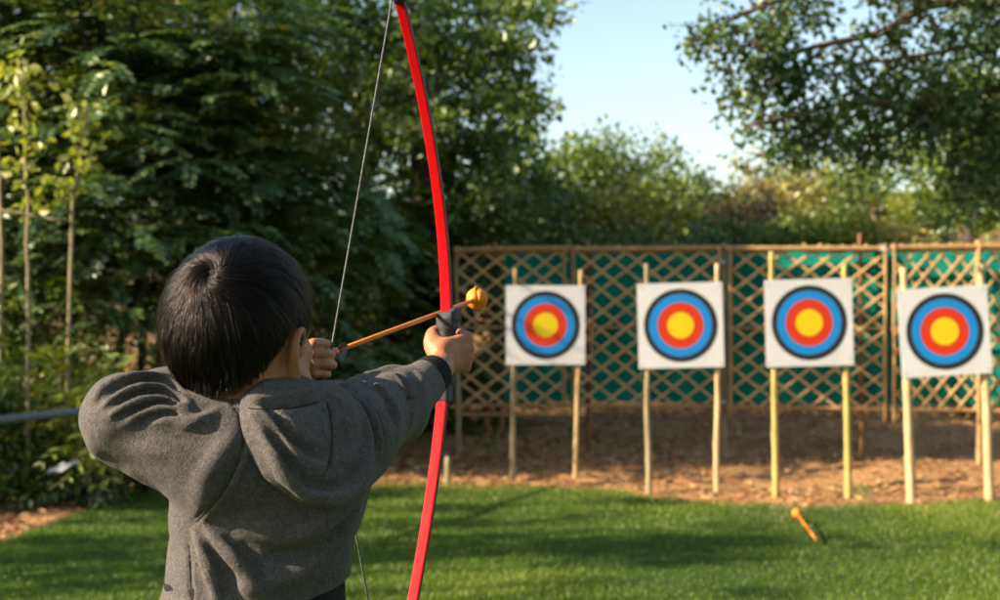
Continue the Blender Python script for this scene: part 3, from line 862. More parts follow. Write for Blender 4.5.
def shrub(label, px, d, top, halfw, mat, seed, blobs=34, per=60, L=.06, br=.20, group='shrubs along the lawn edge at the left', name='shrub', tint=.45, flat=.7, wl=.24, tsd=.16, ry=None):
    rg = np.random.default_rng(seed); s = d / FPX; x = P(px, HZ, d)[0]; g0 = float(gz(x, d)); H = CAMZ + (HZ - top) * s - g0; hw = halfw * s
    root = empty(name, (x, d, g0), label, 'shrub', group)
    pts = ellipsoid_pts(rg, (x, d, g0 + H * .40), (hw, ry or hw, H * .58), blobs, .35, .3, -.75); pts[:, 2] = np.maximum(pts[:, 2], g0 + .08)
    mb = MB()
    for q in pts[:12]: mb.tube(spline(np.vstack([[x + rg.normal(0, .08), d + rg.normal(0, .08), g0 - .03], ((pts[0] * 0 + [x, d, g0]) + q) / 2 + rg.normal(0, .05, 3), q]), 7), np.linspace(.014, .004, 7), 5)
    mb.build('stem', m_bark[0], root)
    lv = Leaves(seed); lv.scatter(pts, br * rg.uniform(.7, 1.3, len(pts)), per, L, flat, tint, tsd, wl=wl); lv.build('foliage', m_leaf[mat], root)
    return root

G1 = 'feathery trees at the left'
feather_tree('tall feathery tree at the left frame edge, bluish flat fronds', -20, 10.3, -70, 330, 150, 'mid', 101, n=150, tint=.55)
feather_tree('feathery tree with layered bluish fronds above the dry stems', 110, 10.2, -40, 330, 150, 'blue', 102, n=170, tint=.50)
feather_tree('feathery tree with drooping layered fronds above the boy\'s head', 215, 11.0, 40, 330, 135, 'blue', 103, n=170, tint=.45)
feather_tree('tall yellow-green feathery tree rising behind the layered fronds', 150, 12.6, -120, 160, 190, 'gold', 104, n=150, L=.12, tint=.42, flen=.6)
feather_tree('low feathery tree with pale drooping tips right of the boy\'s head', 300, 11.4, 190, 400, 85, 'blue', 105, n=110, tint=.62, droop=.42)
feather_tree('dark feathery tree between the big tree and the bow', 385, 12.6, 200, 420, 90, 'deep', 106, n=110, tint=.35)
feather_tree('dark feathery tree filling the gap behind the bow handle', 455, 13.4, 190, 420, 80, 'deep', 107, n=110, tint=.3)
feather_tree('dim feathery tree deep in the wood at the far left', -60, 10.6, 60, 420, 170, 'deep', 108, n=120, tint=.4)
# broad-leaved trees at the left and in the middle
G2 = 'broad-leaved trees behind the range'
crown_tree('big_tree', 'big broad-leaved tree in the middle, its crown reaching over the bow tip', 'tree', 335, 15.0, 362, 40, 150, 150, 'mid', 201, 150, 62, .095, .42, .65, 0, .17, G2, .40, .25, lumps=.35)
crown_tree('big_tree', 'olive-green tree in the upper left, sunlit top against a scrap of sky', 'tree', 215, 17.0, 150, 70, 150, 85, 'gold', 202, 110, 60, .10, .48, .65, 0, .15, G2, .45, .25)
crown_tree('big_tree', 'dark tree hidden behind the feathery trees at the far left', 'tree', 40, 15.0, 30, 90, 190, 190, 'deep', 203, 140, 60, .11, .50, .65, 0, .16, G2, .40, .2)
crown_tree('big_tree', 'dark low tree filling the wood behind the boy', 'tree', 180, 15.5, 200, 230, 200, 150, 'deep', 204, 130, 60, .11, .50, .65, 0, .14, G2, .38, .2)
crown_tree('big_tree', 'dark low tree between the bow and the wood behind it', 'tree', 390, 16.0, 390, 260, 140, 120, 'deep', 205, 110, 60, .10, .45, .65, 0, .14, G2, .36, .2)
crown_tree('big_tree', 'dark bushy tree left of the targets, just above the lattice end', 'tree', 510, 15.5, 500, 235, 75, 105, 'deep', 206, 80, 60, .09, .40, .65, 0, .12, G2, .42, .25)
crown_tree('far_tree', 'far olive tree with feathery top, left of the two pale peaks', 'tree', 588, 21, 590, 176, 44, 46, 'mid', 207, 40, 70, .10, .36, .75, 0, .10, G2, .46, .3, lumps=.5)
crown_tree('far_tree', 'far olive tree with rounded top, right of the two pale peaks', 'tree', 668, 21, 666, 208, 58, 66, 'mid', 208, 56, 76, .10, .42, .75, 0, .11, G2, .50, .3, lumps=.45)
crown_tree('far_tree', 'dark-topped far tree sloping down to the right', 'tree', 705, 22, 700, 232, 44, 56, 'deep', 209, 40, 70, .10, .38, .7, 0, .10, G2, .45, .3)
crown_tree('bushy_tree', 'bright green bushy tree above the second panel, left part', 'tree', 560, 17, 566, 218, 40, 42, 'mid', 210, 34, 84, .085, .32, .75, 0, .08, G2, .62, .3)
crown_tree('bushy_tree', 'yellow-green bushy tree above the second board', 'tree', 640, 16.5, 640, 230, 58, 44, 'gold', 211, 40, 90, .085, .34, .75, 0, .08, G2, .36, .3)
crown_tree('bushy_tree', 'dark bushy tree low behind the lattice top, middle', 'tree', 600, 15.2, 602, 264, 90, 30, 'deep', 212, 60, 60, .085, .30, .7, 0, .08, G2, .4, .25)
crown_tree('bushy_tree', 'reddish brown bush right of the second board', 'bush', 760, 17, 752, 232, 48, 40, 'rust', 213, 50, 50, .085, .28, .7, 0, .06, G2, .40, .3)
crown_tree('bushy_tree', 'dark green bush low behind the joint of two panels', 'bush', 720, 15.5, 722, 256, 64, 34, 'deep', 214, 50, 56, .085, .28, .7, 0, .06, G2, .45, .3)
crown_tree('bare_tree', 'thin straw-coloured tree with loose twigs against the sky', 'tree', 778, 22, 776, 208, 52, 50, 'straw', 215, 62, 22, .11, .36, .8, 1, .07, G2, .5, .35, lumps=.4, limb_n=26)
crown_tree('bare_tree', 'loose olive tree with sky showing through, under the overhanging branches', 'tree', 838, 21, 836, 206, 46, 50, 'gold', 216, 56, 24, .11, .36, .8, 1, .07, G2, .40, .35, lumps=.4, limb_n=22)
crown_tree('bare_tree', 'dark loose tree left of the hillside', 'tree', 868, 19, 868, 208, 34, 56, 'mid', 217, 44, 36, .10, .32, .8, 1, .08, G2, .35, .3, lumps=.4)
crown_tree('bushy_tree', 'pale yellow-green round bush above the third board', 'bush', 835, 15, 833, 236, 42, 30, 'lime', 218, 50, 54, .075, .24, .75, 0, .05, G2, .42, .3)
crown_tree('bushy_tree', 'dark green bush at the foot of the pale round bush', 'bush', 790, 14.6, 790, 252, 36, 24, 'mid', 219, 36, 54, .075, .22, .75, 0, .05, G2, .42, .3)
crown_tree('bushy_tree', 'rusty brown bush on the orange hillside', 'bush', 890, 18.5, 890, 232, 34, 26, 'rust', 220, 36, 44, .085, .24, .75, 1, .05, G2, .55, .3)
crown_tree('bushy_tree', 'lime-green bush on the hillside left of the slim trunk', 'bush', 920, 17.5, 920, 216, 30, 24, 'lime', 221, 34, 50, .08, .24, .75, 0, .05, G2, .45, .3)
crown_tree('conifer_bush', 'small dark upright bush on the hillside', 'bush', 938, 16.5, 938, 228, 12, 32, 'deep', 222, 26, 50, .06, .16, .9, 0, .04, G2, .35, .2)
crown_tree('bushy_tree', 'tan grassy bush just above the lattice at the right', 'bush', 915, 15.0, 908, 250, 44, 18, 'straw', 223, 34, 44, .08, .22, .75, 1, .04, G2, .55, .3)
crown_tree('slim_tree', 'dark slim tree with bare trunk and bright leaves above the fence at the right', 'tree', 967, 14.0, 975, 140, 62, 80, 'mid', 224, 84, 52, .085, .27, .7, 0, .10, G2, .52, .25, lumps=.35)
crown_tree('slim_tree', 'bright leafy tree at the right frame edge', 'tree', 1040, 13.5, 1020, 170, 62, 90, 'mid', 225, 80, 52, .085, .27, .7, 0, .10, G2, .50, .25)
# far wooded ridge that closes the view, one mass
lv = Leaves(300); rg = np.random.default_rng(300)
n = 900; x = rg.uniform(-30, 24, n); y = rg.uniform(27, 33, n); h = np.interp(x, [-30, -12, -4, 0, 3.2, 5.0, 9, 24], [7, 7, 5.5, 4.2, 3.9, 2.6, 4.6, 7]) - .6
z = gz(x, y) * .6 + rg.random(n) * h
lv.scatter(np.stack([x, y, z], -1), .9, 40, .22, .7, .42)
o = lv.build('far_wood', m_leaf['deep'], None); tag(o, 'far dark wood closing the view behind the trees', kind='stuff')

# the overhanging tree at the right
def overhang():
    rg = np.random.default_rng(401)
    root = empty('overhanging_tree', (P(1120, HZ, 9.6)[0], 9.6, 0), 'big tree at the right whose leafy boughs hang over the fence', 'tree')
    Tb = np.array([P(1120, HZ, 9.6)[0], 9.6, -.1]); Tt = P(1105, -140, 9.6)
    mb = MB(); tr = spline(np.vstack([Tb, Tb + [.05, 0, 1.3], (Tb + Tt) / 2 + [.1, .05, .2], Tt]), 20); mb.tube(tr, np.linspace(.19, .11, 20), 12)
    B = [([(1095, -30, 9.6), (1010, 0, 9.4), (930, 4, 9.1), (885, 30, 9.0), (830, 42, 8.8), (770, 60, 8.6)], .060),
         ([(930, 4, 9.1), (880, -10, 8.9), (800, -8, 8.6), (735, 15, 8.4), (690, 42, 8.3)], .034),
         ([(885, 30, 9.0), (920, 70, 9.2), (955, 105, 9.4), (985, 130, 9.5)], .028),
         ([(1100, 60, 9.6), (1010, 88, 9.3), (930, 100, 9.0), (850, 104, 8.7), (790, 118, 8.5), (748, 128, 8.4)], .040),
         ([(1100, 110, 9.6), (1020, 128, 9.4), (950, 122, 9.2), (900, 108, 9.0), (860, 84, 8.8)], .036),
         ([(1110, 10, 9.6), (1030, 40, 9.3), (960, 50, 9.1), (890, 62, 8.9), (820, 66, 8.6)], .036),
         ([(830, 42, 8.8), (790, 78, 8.7), (750, 88, 8.6)], .018), ([(850, 104, 8.7), (820, 130, 8.7), (775, 152, 8.6)], .018),
         ([(930, 100, 9.0), (900, 130, 9.0), (850, 146, 8.9)], .020), ([(1020, 128, 9.4), (985, 160, 9.3), (950, 178, 9.2)], .024),
         ([(800, -8, 8.6), (770, 25, 8.5), (735, 52, 8.4)], .016)]
    C, Rr, TW = [], [], []
    for pts, r in B:
        c = spline(np.array([P(*p) for p in pts]), 26); mb.tube(c + np.cumsum(rg.normal(0, .004, c.shape), 0), np.linspace(r * .8, r * .2, 26), 8)
        for i in range(4, 26):
            for _ in range(2):
                if rg.random() < .70:
                    d = nrm(rg.normal(size=3) * [1, 1.3, .8]) * rg.uniform(.04, .34) * (1.15 - .5 * i / 26) + np.array([0, 0, -.04])
                    C.append(c[i] + d); TW.append((c[i], c[i] + d))
    for a, q in TW[::2]: mb.tube(np.vstack([a, (a + q) / 2 + rg.normal(0, .015, 3), q]), [.008, .006, .003], 5)
    mb.build('trunk', m_bark[1], root)
    C = np.array(C)
    # denser leaves near the trunk, off to the right
    ex = np.array([P(rg.uniform(880, 1090), rg.uniform(-60, 215), rg.uniform(8.9, 10.2)) for _ in range(260)])
    keep = [(q[0] / q[1] * FPX + 500) > 900 + 70 * rg.random() for q in ex]
    top = np.array([P(rg.uniform(700, 1090), rg.uniform(-150, -8), rg.uniform(8.3, 10.6)) for _ in range(110)])
    lv = Leaves(401); lv.scatter(C, rg.uniform(.09, .17, len(C)), 26, .052, .8, .34, .17, .45, .33)
    lv.scatter(ex[keep], rg.uniform(.14, .26, sum(keep)), 44, .056, .8, .36, .16, .45, .31); lv.scatter(top, rg.uniform(.14, .26, len(top)), 34, .058, .8, .38, .16, .45, .31)
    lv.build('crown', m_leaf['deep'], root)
overhang()
# boughs of the big middle tree that hang to the right, against the sky
def bough_tree():
    rg = np.random.default_rng(402)
    x = P(420, HZ, 13.0)[0]
    root = empty('big_tree', (x, 13.0, float(gz(x, 13.0))), 'tree whose dark boughs fan out behind the top of the bow', 'tree', G2)
    mb = MB(); base = np.array([x, 13.0, float(gz(x, 13.)) - .1]); top = P(405, -40, 13.0)
    mb.tube(spline(np.vstack([base, (base + top) / 2 + [.08, 0, .1], top]), 14), np.linspace(.12, .06, 14), 9)
    B = [[(412, 120), (450, 105), (490, 98), (515, 106), (530, 106)], [(410, 80), (450, 62), (490, 72), (525, 92)], [(408, 30), (450, 14), (500, 16), (525, 6), (545, 16)],
         [(410, 60), (450, 36), (500, 46), (530, 52)], [(412, 160), (450, 150), (490, 160), (520, 168), (545, 190)], [(412, 130), (450, 128), (495, 136), (520, 128)],
         [(406, 0), (450, -20), (500, -14), (530, -10)], [(405, 40), (370, 20), (330, 18), (290, 30)], [(408, 100), (370, 86), (330, 92), (290, 110)], [(410, 150), (370, 140), (330, 150), (280, 160)],
         [(412, 185), (455, 188), (490, 196), (520, 205)]]
    C = []
    for b_ in B:
        c = spline(np.array([P(px, py, 13.0 + .8 * math.sin(i * 1.7 + py)) for i, (px, py) in enumerate(b_)]), 20)
        mb.tube(c, np.linspace(.030, .007, 20), 6)
        for i in range(1, 20):
            for _ in range(3): C.append(c[i] + nrm(rg.normal(size=3)) * rg.uniform(.03, .36) * [1, 1.6, .75])
    mb.build('trunk', m_bark[0], root)
    C = np.array(C); lv = Leaves(402); lv.scatter(C, rg.uniform(.12, .22, len(C)), 22, .085, .7, .38, .16, .45, .27); lv.build('crown', m_leaf['mid'], root)
bough_tree()

# shrubs along the left edge of the lawn
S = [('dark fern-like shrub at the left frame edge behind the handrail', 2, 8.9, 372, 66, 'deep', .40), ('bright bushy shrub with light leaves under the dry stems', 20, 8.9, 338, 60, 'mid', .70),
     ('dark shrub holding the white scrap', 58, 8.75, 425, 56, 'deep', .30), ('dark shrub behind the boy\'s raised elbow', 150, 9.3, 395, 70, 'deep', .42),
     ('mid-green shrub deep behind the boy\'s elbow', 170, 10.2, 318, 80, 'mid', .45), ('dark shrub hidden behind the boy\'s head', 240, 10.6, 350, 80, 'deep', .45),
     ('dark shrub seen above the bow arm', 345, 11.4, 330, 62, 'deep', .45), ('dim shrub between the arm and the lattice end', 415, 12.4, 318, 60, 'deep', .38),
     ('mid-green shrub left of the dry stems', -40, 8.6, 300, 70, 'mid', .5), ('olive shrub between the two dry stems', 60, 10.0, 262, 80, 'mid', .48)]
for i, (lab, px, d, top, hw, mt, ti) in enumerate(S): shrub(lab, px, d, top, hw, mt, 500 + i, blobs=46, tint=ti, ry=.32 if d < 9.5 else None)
# bamboo-like tuft with long light leaves
def tuft(label, px, d, top, halfw, mat, seed, n=60, L=.16, name='bamboo_tuft', cat='plant', tint=.55, flen=.42, sr=.008):
    rg = np.random.default_rng(seed); s = d / FPX; x = P(px, HZ, d)[0]; g0 = float(gz(x, d)); H = CAMZ + (HZ - top) * s - g0
    root = empty(name, (x, d, g0), label, cat); mb = MB(); A, D, LN = [], [], []
    for i in range(14):
        tip = np.array([x + rg.normal(0, .55 * halfw * s), d + rg.normal(0, .5 * halfw * s), g0 + H * rg.uniform(.6, 1.0)]); b0 = np.array([x + rg.normal(0, .06), d + rg.normal(0, .06), g0 - .03])
        c = spline(np.vstack([b0, (b0 + tip) / 2 + [0, 0, .1], tip]), 9); mb.tube(c, np.linspace(sr, sr * .4, 9), 5)
        for _ in range(n // 14 + 1):
            A.append(c[rg.integers(3, 9)]); D.append(nrm(rg.normal(size=3) * [1, 1, .3] + [0, 0, .35])); LN.append(flen * rg.uniform(.5, 1.1))
    mb.build('stem', m_bark[2], root); lv = Leaves(seed); lv.spray(np.array(A), np.array(D), np.array(LN), .5, 5, L, tint, .11); lv.build('foliage', m_leaf[mat], root)
tuft('tuft of long bright bamboo leaves above the handrail', 96, 8.55, 352, 46, 'lime', 601, 110)
tuft('dark drooping bamboo plant by the lawn edge at the left', 105, 9.0, 440, 60, 'deep', 602, 90, tint=.5)
# dry stems and a fallen cane
def cane(label, pts, r, name='dry_sapling', leaves=0, seed=0, tint=.7):
    q = np.array([P(*p) for p in pts]);
    if pts[0][1] > 290: q[0][2] = float(gz(q[0][0], q[0][1])) - .05
    c = spline(q, 24); rg = np.random.default_rng(seed); root = empty(name, tuple(c[0]), label, 'sapling', 'dry stems at the left')
    mb = MB(); mb.tube(c + rg.normal(0, .003, c.shape), np.linspace(r, r * .55, 24), 7); mb.build('stem', m_bark[2], root)
    if leaves:
        lv = Leaves(seed); k = rg.integers(10, 24, leaves); C = c[k] + rg.normal(0, .09, (leaves, 3)); lv.scatter(C, .08, 7, .075, .8, tint, .12, .3, .28); lv.build('foliage', m_leaf['lime'], root)
cane('upright dry stem nearest the left edge', [(28, 330, 8.6), (28, 250, 8.6), (25, 150, 8.6), (24, 60, 8.6)], .013, leaves=26, seed=1)
cane('leaning dry stem right of the upright one', [(65, 330, 8.7), (72, 230, 8.7), (82, 150, 8.65), (88, 105, 8.6)], .014, leaves=22, seed=2)
cane('dark stem at the very edge of the frame', [(0, 330, 8.9), (1, 230, 8.9), (-2, 140, 8.9), (-6, 60, 8.9)], .016, seed=3)
cane('pale cane lying across the two dry stems', [(-14, 209, 8.5), (20, 213, 8.5), (50, 219, 8.5), (70, 220, 8.52)], .012, name='fallen_cane', seed=4)
# weeds
tuft('small bluish weed left of the arrow on the lawn', 787, 7.85, 516, 9, 'blue', 611, 26, .035, 'weed', 'weed', .8, .05, .0015)
tuft('small green weed at the lawn edge by the yellow bamboo', 862, 8.72, 494, 6, 'mid', 612, 18, .035, 'weed', 'weed', .6, .05, .0015)
tuft('small green weed below the dry vines', 492, 11.0, 443, 9, 'mid', 613, 24, .05, 'weed', 'weed', .5, .07, .002)
# unseen trees: left ones shade the range, the others are added to block skylight
def shade(label, X, Y, cz, R, mat, seed, blobs, per=50, L=.11, br=.42):
    rg = np.random.default_rng(seed); root = empty('shade_tree', (X, Y, float(gz(X, Y))), label, 'tree', 'trees beside the range')
    pts = ellipsoid_pts(rg, (X, Y, cz), R, blobs, .3, .35, -.9); mb = MB(); base = np.array([X, Y, float(gz(X, Y)) - .1])
    limbs(mb, rg, base, np.array([X, Y, cz - R[2] * .5 if R[1] > .3 else cz + R[2] * .6]), pts[:12], .16 if R[1] > .6 else .08 if R[1] > .3 else .028, .06 if R[1] > .3 else .010); mb.build('trunk', m_bark[0], root)
    lv = Leaves(seed); lv.scatter(pts, br * rg.uniform(.6, 1.2, len(pts)), per, L, .6); lv.build('crown', m_leaf[mat], root)
SHADE = [('light-crowned tree left of the lawn, outside the frame', -8.2, 2.3, 4.2, (3.0, .5, .75), 30), ('spreading tree further back, left of the lawn', -8.0, 4.9, 3.9, (2.8, .22, .8), 22),
         ('tree added behind the photographer on the right, blocking skylight', 4.5, -4.0, 3.6, (2.6, 2.0, 3.0), 90), ('tall tree added behind the photographer to block skylight', 0.8, -5.5, 4.2, (2.6, 2.0, 3.6), 100),
         ('dense tree added right of the lawn, behind the photographer, to block skylight', 7.5, 0.5, 3.8, (2.2, 2.6, 3.2), 90), ('unseen tree right of the lawn beside the range, blocking skylight', 8.6, 5.6, 3.8, (2.2, 2.4, 3.2), 80),
         ('spreading tree added so its canopy over the photographer blocks skylight', 2.6, -1.6, 4.9, (4.0, 3.0, 1.0), 110),  # canopy added out of view to cut the light from overhead
         ('broad tree added far behind the photographer to block skylight', -3.4, -9.0, 5.2, (3.0, 2.0, 3.0), 90)]
SHADE += [('low dense tree added beyond the left edge to shade the shrubs', -5.6, 7.85, 1.5, (1.0, .7, .95), 60)]  # put in out of view to darken the shrubs by the handrail
SHADE += [('slender unseen tree beside the lawn casting a streak of shade, %s from the range' % w, X, Y, 1.9, (.55, rr, 1.65), nb_) for w, X, Y, rr, nb_ in  # out-of-view thin crowns shaped to cast shadow streaks on the grass
          (('farthest', -4.7, 4.35, .13, 20), ('second', -5.4, 5.0, .09, 14), ('third', -4.6, 5.7, .15, 22), ('nearest', -5.0, 6.5, .10, 16), ('thinnest', -4.9, 4.68, .06, 12), ('thin middle', -5.3, 5.36, .06, 12), ('thin nearer', -4.7, 6.1, .07, 13), ('thin nearest', -5.1, 7.1, .08, 14))]
for i, (lab, X, Y, cz, R, nb_) in enumerate(SHADE): shade(lab, X, Y, cz, R, 'mid', 700 + i, nb_, br=.42 if i < 2 else .62 if cz > 2 else .30 if R[1] > .5 else .17, L=.11 if i < 2 else .16 if cz > 2 else .07)
# ================================================================ the archer, his bow and the nocked arrow
def f32(*v): return np.array(v, np.float32)

m_skin = principled('boy_skin', [(.3, (.33, .122, .055)), (.5, (.40, .160, .078)), (.72, (.46, .195, .10))], scale=48, rough=.48, bump=.0007, bscale=300, spec=.35, sss=.10)
m_hairbase = principled('hair_base', [(.3, (.007, .005, .004)), (.7, (.013, .009, .007))], scale=120, rough=.5, spec=.3)
m_black_knit = principled('black_knit', [(.3, (.012, .012, .013)), (.7, (.022, .022, .023))], scale=300, rough=.9, bump=.0006, bscale=700, spec=.15)
m_black_cloth = principled('black_cloth', [(.3, (.010, .010, .012)), (.7, (.018, .018, .02))], scale=60, rough=.9, bump=.0006, bscale=500, spec=.15)
m_shoe = principled('shoe_rubber', [(.3, (.03, .03, .035)), (.7, (.05, .05, .06))], scale=40, rough=.6)


def fleece_mat():
    m, nt, out = new_mat('grey_heather_fleece')
    b = N(nt, 'ShaderNodeBsdfPrincipled'); tc = N(nt, 'ShaderNodeTexCoord')
    L = nt.links.new
    n1 = N(nt, 'ShaderNodeTexNoise', i_Scale=560.0, i_Detail=3.0, i_Roughness=.7)
    n2 = N(nt, 'ShaderNodeTexNoise', i_Scale=150.0, i_Detail=4.0, i_Roughness=.7)
    n3 = N(nt, 'ShaderNodeTexNoise', i_Scale=1100.0, i_Detail=1.0)
    for n in (n1, n2, n3): L(tc.outputs['Object'], n.inputs['Vector'])
    a = N(nt, 'ShaderNodeMath', operation='MULTIPLY_ADD', i_1=.72); L(n1.outputs[0], a.inputs[0])
    a2 = N(nt, 'ShaderNodeMath', operation='MULTIPLY', i_1=.28); L(n2.outputs[0], a2.inputs[0]); L(a2.outputs[0], a.inputs[2])
    c = ramp(nt, [(.32, (.034, .031, .029)), (.46, (.078, .071, .066)), (.56, (.112, .102, .094)), (.70, (.21, .192, .174))], a.outputs[0])
    L(c, b.inputs['Base Color'])
    b.inputs['Roughness'].default_value = .95; b.inputs['Specular IOR Level'].default_value = .12
    b.inputs['Sheen Weight'].default_value = .12; b.inputs['Sheen Roughness'].default_value = .45
    b.inputs['Sheen Tint'].default_value = (.9, .85, .8, 1)
    bp = N(nt, 'ShaderNodeBump', i_Strength=1.0, i_Distance=.0011); L(n1.outputs[0], bp.inputs['Height'])
    bp2 = N(nt, 'ShaderNodeBump', i_Strength=1.0, i_Distance=.0016); L(n2.outputs[0], bp2.inputs['Height']); L(bp.outputs[0], bp2.inputs['Normal'])
    L(bp2.outputs[0], b.inputs['Normal']); L(b.outputs[0], out.inputs[0])
    return m
m_fleece = fleece_mat()

# ---- skeleton -------------------------------------------------------------------------------------------------
NOCK = P(334, 352, 1.655); ARR_TIP = P(477, 299, 2.10)
AX = nrm(ARR_TIP - NOCK)                                   # where the arrow points
UPB = nrm(np.array([0, 0, 1.0]) - AX * AX[2])              # up along the bow
RT = np.cross(AX, UPB)                                     # to the archer's right
BOW = P(447.5, 340, 1.957)                                 # centre of the bow handle
SH_L, SH_R = P(219, 455, 1.46), P(346, 437, 1.60)
EL_L = P(125, 418, 1.44)
WR_L = np.array([-.235, 1.655, 1.178])
EL_R = P(393, 404, 1.765)
WR_R = P(437.5, 371, 1.893)
FA = nrm(WR_R - EL_R)
HC = np.array([-.2795, 1.50, 1.237])                        # middle of the skull
HY = math.radians(-22)
HR = rotz(HY)
HS = np.array([.87, .88, .94])
HW = lambda *v: HC + HR @ (np.array(v, float) * HS)               # head-local to world
NECK = np.array([-.252, 1.505, 1.115])
SA = nrm(np.array([SH_R[0] - SH_L[0], SH_R[1] - SH_L[1], 0]))   # shoulder axis
BK = np.array([SA[1], -SA[0], 0])                          # out of his back
CH = np.array([-.245, 1.525, 1.02]); HIP = np.array([-.262, 1.54, .68])
FOOT_Z = 0.0
LEGS = []
for s in (-1, 1):
    hip = HIP + SA * .062 * s + np.array([0, 0, -.03])
    knee = HIP + SA * .085 * s - BK * .015 + np.array([0, 0, -.30])
    ank = HIP + SA * .10 * s + np.array([0, 0, -.615])
    LEGS.append((hip, knee, ank))
FWD_FOOT = -BK

# ---- skin -----------------------------------------------------------------------------------------------------
def skull(s, grow=0.0, k=.03):
    s.ell(HC, (.0625 + grow, .077 + grow, .0755 + grow), HR, k=k)
    s.ell(HW(0, -.022, -.012), (.0560 + grow, .059 + grow, .057 + grow), HR, k=k)

b = SDF()
skull(b)
b.ell(HW(0, .022, -.058), (0.05073, 0.0534, 0.04984), HR, k=.03)            # face
b.ell(HW(0, .048, -.094), (0.0267, 0.0267, 0.01958), HR, k=.03)            # chin
for s in (-1, 1):
    b.ell(HW(.040 * s, .030, -.078), (0.02136, 0.0356, 0.02314), HR, k=.03)  # jaw
    b.ell(HW(.040 * s, .062, -.040), (0.0178, 0.01424, 0.01246), HR, k=.02)  # cheekbone
b.cone(HW(0, .083, -.022), HW(0, .098, -.052), .007, .0105, k=.012)  # nose
for s in (-1, 1):
    b.ell(HW(.010 * s, .090, -.055), (0.00534, 0.00623, 0.00445), HR, k=.006)
    b.ell(HW(.029 * s, .088, -.019), (0.01157, 0.00801, 0.00801), HR, k=.012, sub=True)
    b.ell(HW(.029 * s, .080, -.020), (0.01113, 0.0089, 0.00757), HR, k=.004)    # lids over the eyes
    b.chain([HW(.014 * s, .088, -.002), HW(.030 * s, .086, .003), HW(.046 * s, .073, -.001)], .003, k=.006)
b.ell(HW(0, .084, -.073), (0.01691, 0.00712, 0.00445), HR, k=.006)           # lips
b.ell(HW(0, .082, -.082), (0.01424, 0.00712, 0.00445), HR, k=.006)
b.chain([HW(-.018, .086, -.0775), HW(0, .0935, -.0772), HW(.018, .086, -.0775)], .0016, k=.003, sub=True)
for s in (-1, 1):                                                    # ears: rim, lobe, hollow
    e = lambda x, y, z: HC + HR @ np.array([s * (.0640 + x + (.006 if s < 0 else 0)), y, z + .001])
    Re = HR @ np.array([[math.cos(s * .42), -math.sin(s * .42), 0], [math.sin(s * .42), math.cos(s * .42), 0], [0, 0, 1]])
    b.ell(e(.004, -.004, -.038), (.0065, .0155, .024), Re, k=.008)
    b.ell(e(.010, -.001, -.036), (.006, .0095, .016), Re, k=.005, sub=True)
    b.chain([e(.004, .010, -.040), e(.006, .012, -.024), e(.010, .003, -.0145), e(.0125, -.010, -.018), e(.013, -.0165, -.032),
             e(.010, -.013, -.047), e(.005, -.004, -.058)], [.0025, .0032, .0036, .0038, .0036, .0034, .0045], k=.006, n=18)
    b.ell(e(.004, -.001, -.059), (.0045, .0075, .007), Re, k=.006)
b.cone(HW(0, -.030, -.045), NECK + BK * .012, .0425, .042, k=.025)      # neck
b.cone(HW(0, -.006, -.065), NECK - BK * .01, .041, .042, k=.025)
for s in (-1, 1): b.cone(HW(.024 * s, -.048, -.06), NECK + SA * .026 * s + BK * .02, .014, .015, k=.02)
b.cone(NECK, CH + np.array([0, 0, .06]), .047, .062, k=.03)
b.econe(CH + np.array([-.008, 0, .06]), HIP + np.array([-.007, 0, -.03]), SA, (.085, .066), (.084, .070), k=.03)
b.cone(SH_L + np.array([.02, .012, .01]), CH + np.array([0, 0, .07]), .043, .06, k=.04)
b.cone(SH_R + np.array([-.015, -.012, .005]), CH + np.array([0, 0, .07]), .041, .06, k=.04)
b.cone(SH_L + np.array([.015, .01, .008]), EL_L, .040, .030, k=.02); b.cone(EL_L, WR_L, .031, .0205, k=.012)
b.cone(SH_R + np.array([-.01, -.01, 0]), EL_R, .038, .030, k=.02); b.cone(EL_R, WR_R, .028, .0185, k=.012)
for hip, knee, ank in LEGS:
    b.cone(hip, knee, .062, .042, k=.03); b.cone(knee, ank, .043, .029, k=.02)
    b.cone(ank, ank + FWD_FOOT * .06 + np.array([0, 0, -.035]), .027, .022, k=.02)
# bow hand (right): a fist round the handle
G = BOW - UPB * .0165 - RT * .001
HA = nrm(G + RT * .010 - WR_R)                                        # forearm direction
def g(r, f, u): return G + (RT * r + AX * f + UPB * u) * .88
KN = [g(.0290, .012, .022), g(.0305, .013, .005), g(.0290, .011, -.0115), g(.0255, .007, -.026)]
b.cone(WR_R - FA * .03, WR_R + HA * .012, .0185, .0185, k=.010)
b.ell(g(.008, -.028, -.004), (.0165, .023, .0265), np.stack([RT, AX, UPB], 1), k=.014)
for i, kn in enumerate(KN):
    b.cone(g(.006, -.040, .012 - .009 * i), kn, .0100, .0084, k=.008)
    u = [.023, .006, -.0105, -.025][i]; q = [1, 1.06, 1, .84][i]
    b.ell(kn + RT * .001, (.0078, .0078, .0075), k=.004)
    b.chain([kn, g(.012, .034 * q, u), g(-.010, .036 * q, u - .001), g(-.024, .018 * q, u - .002), g(-.020, .001, u - .003)],
            np.array([.0079, .0076, .0071, .0067, .0058]) * (.9 if i == 3 else 1), k=.0018, n=14)
b.chain([g(.000, -.040, .002), g(-.015, -.024, .020), g(-.0225, -.004, .030), g(-.019, .018, .0325), g(-.012, .033, .031)],
        [.0138, .0112, .0088, .0078, .0062], k=.008, n=16)            # thumb laid forward on the left of the handle
b.ell(g(-.012, -.022, .013), (.0100, .016, .0135), np.stack([RT, AX, UPB], 1), k=.012)
